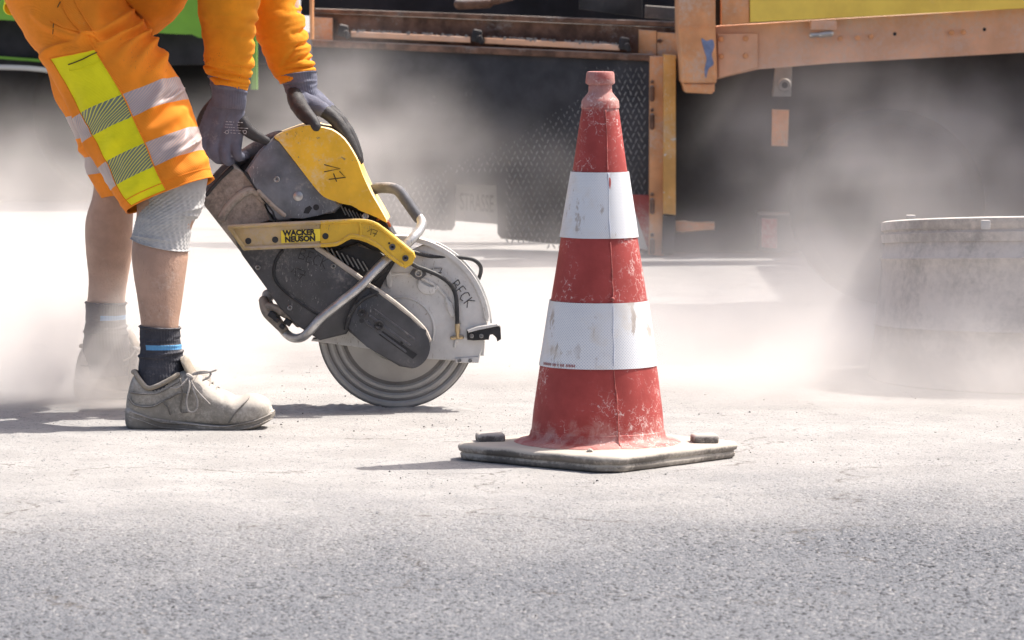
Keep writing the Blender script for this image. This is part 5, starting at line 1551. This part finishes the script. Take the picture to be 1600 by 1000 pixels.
for row in range(5):
    x = 353 - row * .8; y = 190 + row * 4.3
    while x < 384 - row * .4:
        ln = random.uniform(1.5, 4.5)
        p0, p1 = on_glove(x, y + (x - 353) * .06), on_glove(x + ln, y + (x + ln - 353) * .06)
        if p0 is not None and p1 is not None and random.random() < .85: g.tube([p0, p1], .0006, 4, rc=False)
        x += ln + random.uniform(.8, 1.8)
for cx_, cy_ in ((354.5, 206.5), (382.5, 206)):
    q = [on_glove(cx_ + 2.6 * math.cos(a), cy_ + 2.6 * math.sin(a)) for a in np.linspace(0, 6.28, 13)]
    if all(p is not None for p in q): g.tube(q, .0006, 4, rc=False)
g.obj('glove_print', M_print, gr, False)
L_ = [([(458, 138, 9.875), (478, 158, 9.862), (503, 171, 9.852)], [14, 14, 12.5], 0), ([(464, 136, 9.885), (486, 154, 9.882), (509, 169, 9.876)], [14, 14.5, 12.5], 0),
      ([(470, 134, 9.895), (490, 152, 9.902), (511, 169, 9.900)], [14, 14.5, 12.5], 0), ([(476, 134, 9.905), (490, 154, 9.922), (508, 170, 9.924)], [13, 13.5, 12], 0),
      ([(503, 171, 9.852), (524, 188, 9.846), (541, 213, 9.842), (553, 237, 9.842), (557, 246, 9.843)], [11.5, 10.5, 10, 9, 8], 1),
      ([(509, 169, 9.876), (531, 188, 9.873), (548, 214, 9.870), (558, 240, 9.868), (561, 250, 9.868)], [11.5, 10.5, 10, 9, 8], 1),
      ([(511, 169, 9.900), (531, 188, 9.90), (548, 214, 9.898), (557, 238, 9.895), (560, 247, 9.895)], [11.5, 10.5, 10, 9, 8], 1),
      ([(508, 170, 9.924), (524, 188, 9.926), (540, 212, 9.924), (549, 230, 9.922)], [11, 10, 9.5, 8], 1),
      ([(460, 148, 9.86), (466, 164, 9.835), (478, 180, 9.80), (488, 190, 9.783), (494, 198, 9.775)], [12.5, 14, 12.5, 10.5, 8.5], 1)]
v, f, mi = glove(L_, .0026)
gl = mk('glove', v, f, [M_knit, M_coat], man, True, 0, mi)
def cuff(st, par, seed):
    L = Loft(st, 120, 10, 2.1)
    L.disp(.0007 * np.sin(np.radians(L.phi) * 40) + wrinkle(L, .0022, 1.0, 1.4, seed) + .0028 * np.exp(-((L.v - .1) / .15) ** 2) + L.fold(20, 1.2, 150, 1.0, .12, .004))
    g = Geo(); g.add(L.geo()); o = g.obj('cuff', M_knit, par, angle=80)
    s_ = o.modifiers.new('thickness', 'SOLIDIFY'); s_.thickness = .003
cuff([((326, 118), (387, 131), 9.73, .041, .006), ((329, 132), (386, 143), 9.733, .039, .004), ((332, 148), (384, 156), 9.74, .034, 0), ((332, 166), (382, 172), 9.75, .029, 0)], gr, 3)
cuff([((436, 119), (494, 111), 9.89, .041, .004), ((442, 131), (495, 124), 9.89, .038, .002), ((448, 144), (496, 137), 9.888, .033, 0), ((454, 158), (500, 150), 9.882, .027, 0)], gl, 9)
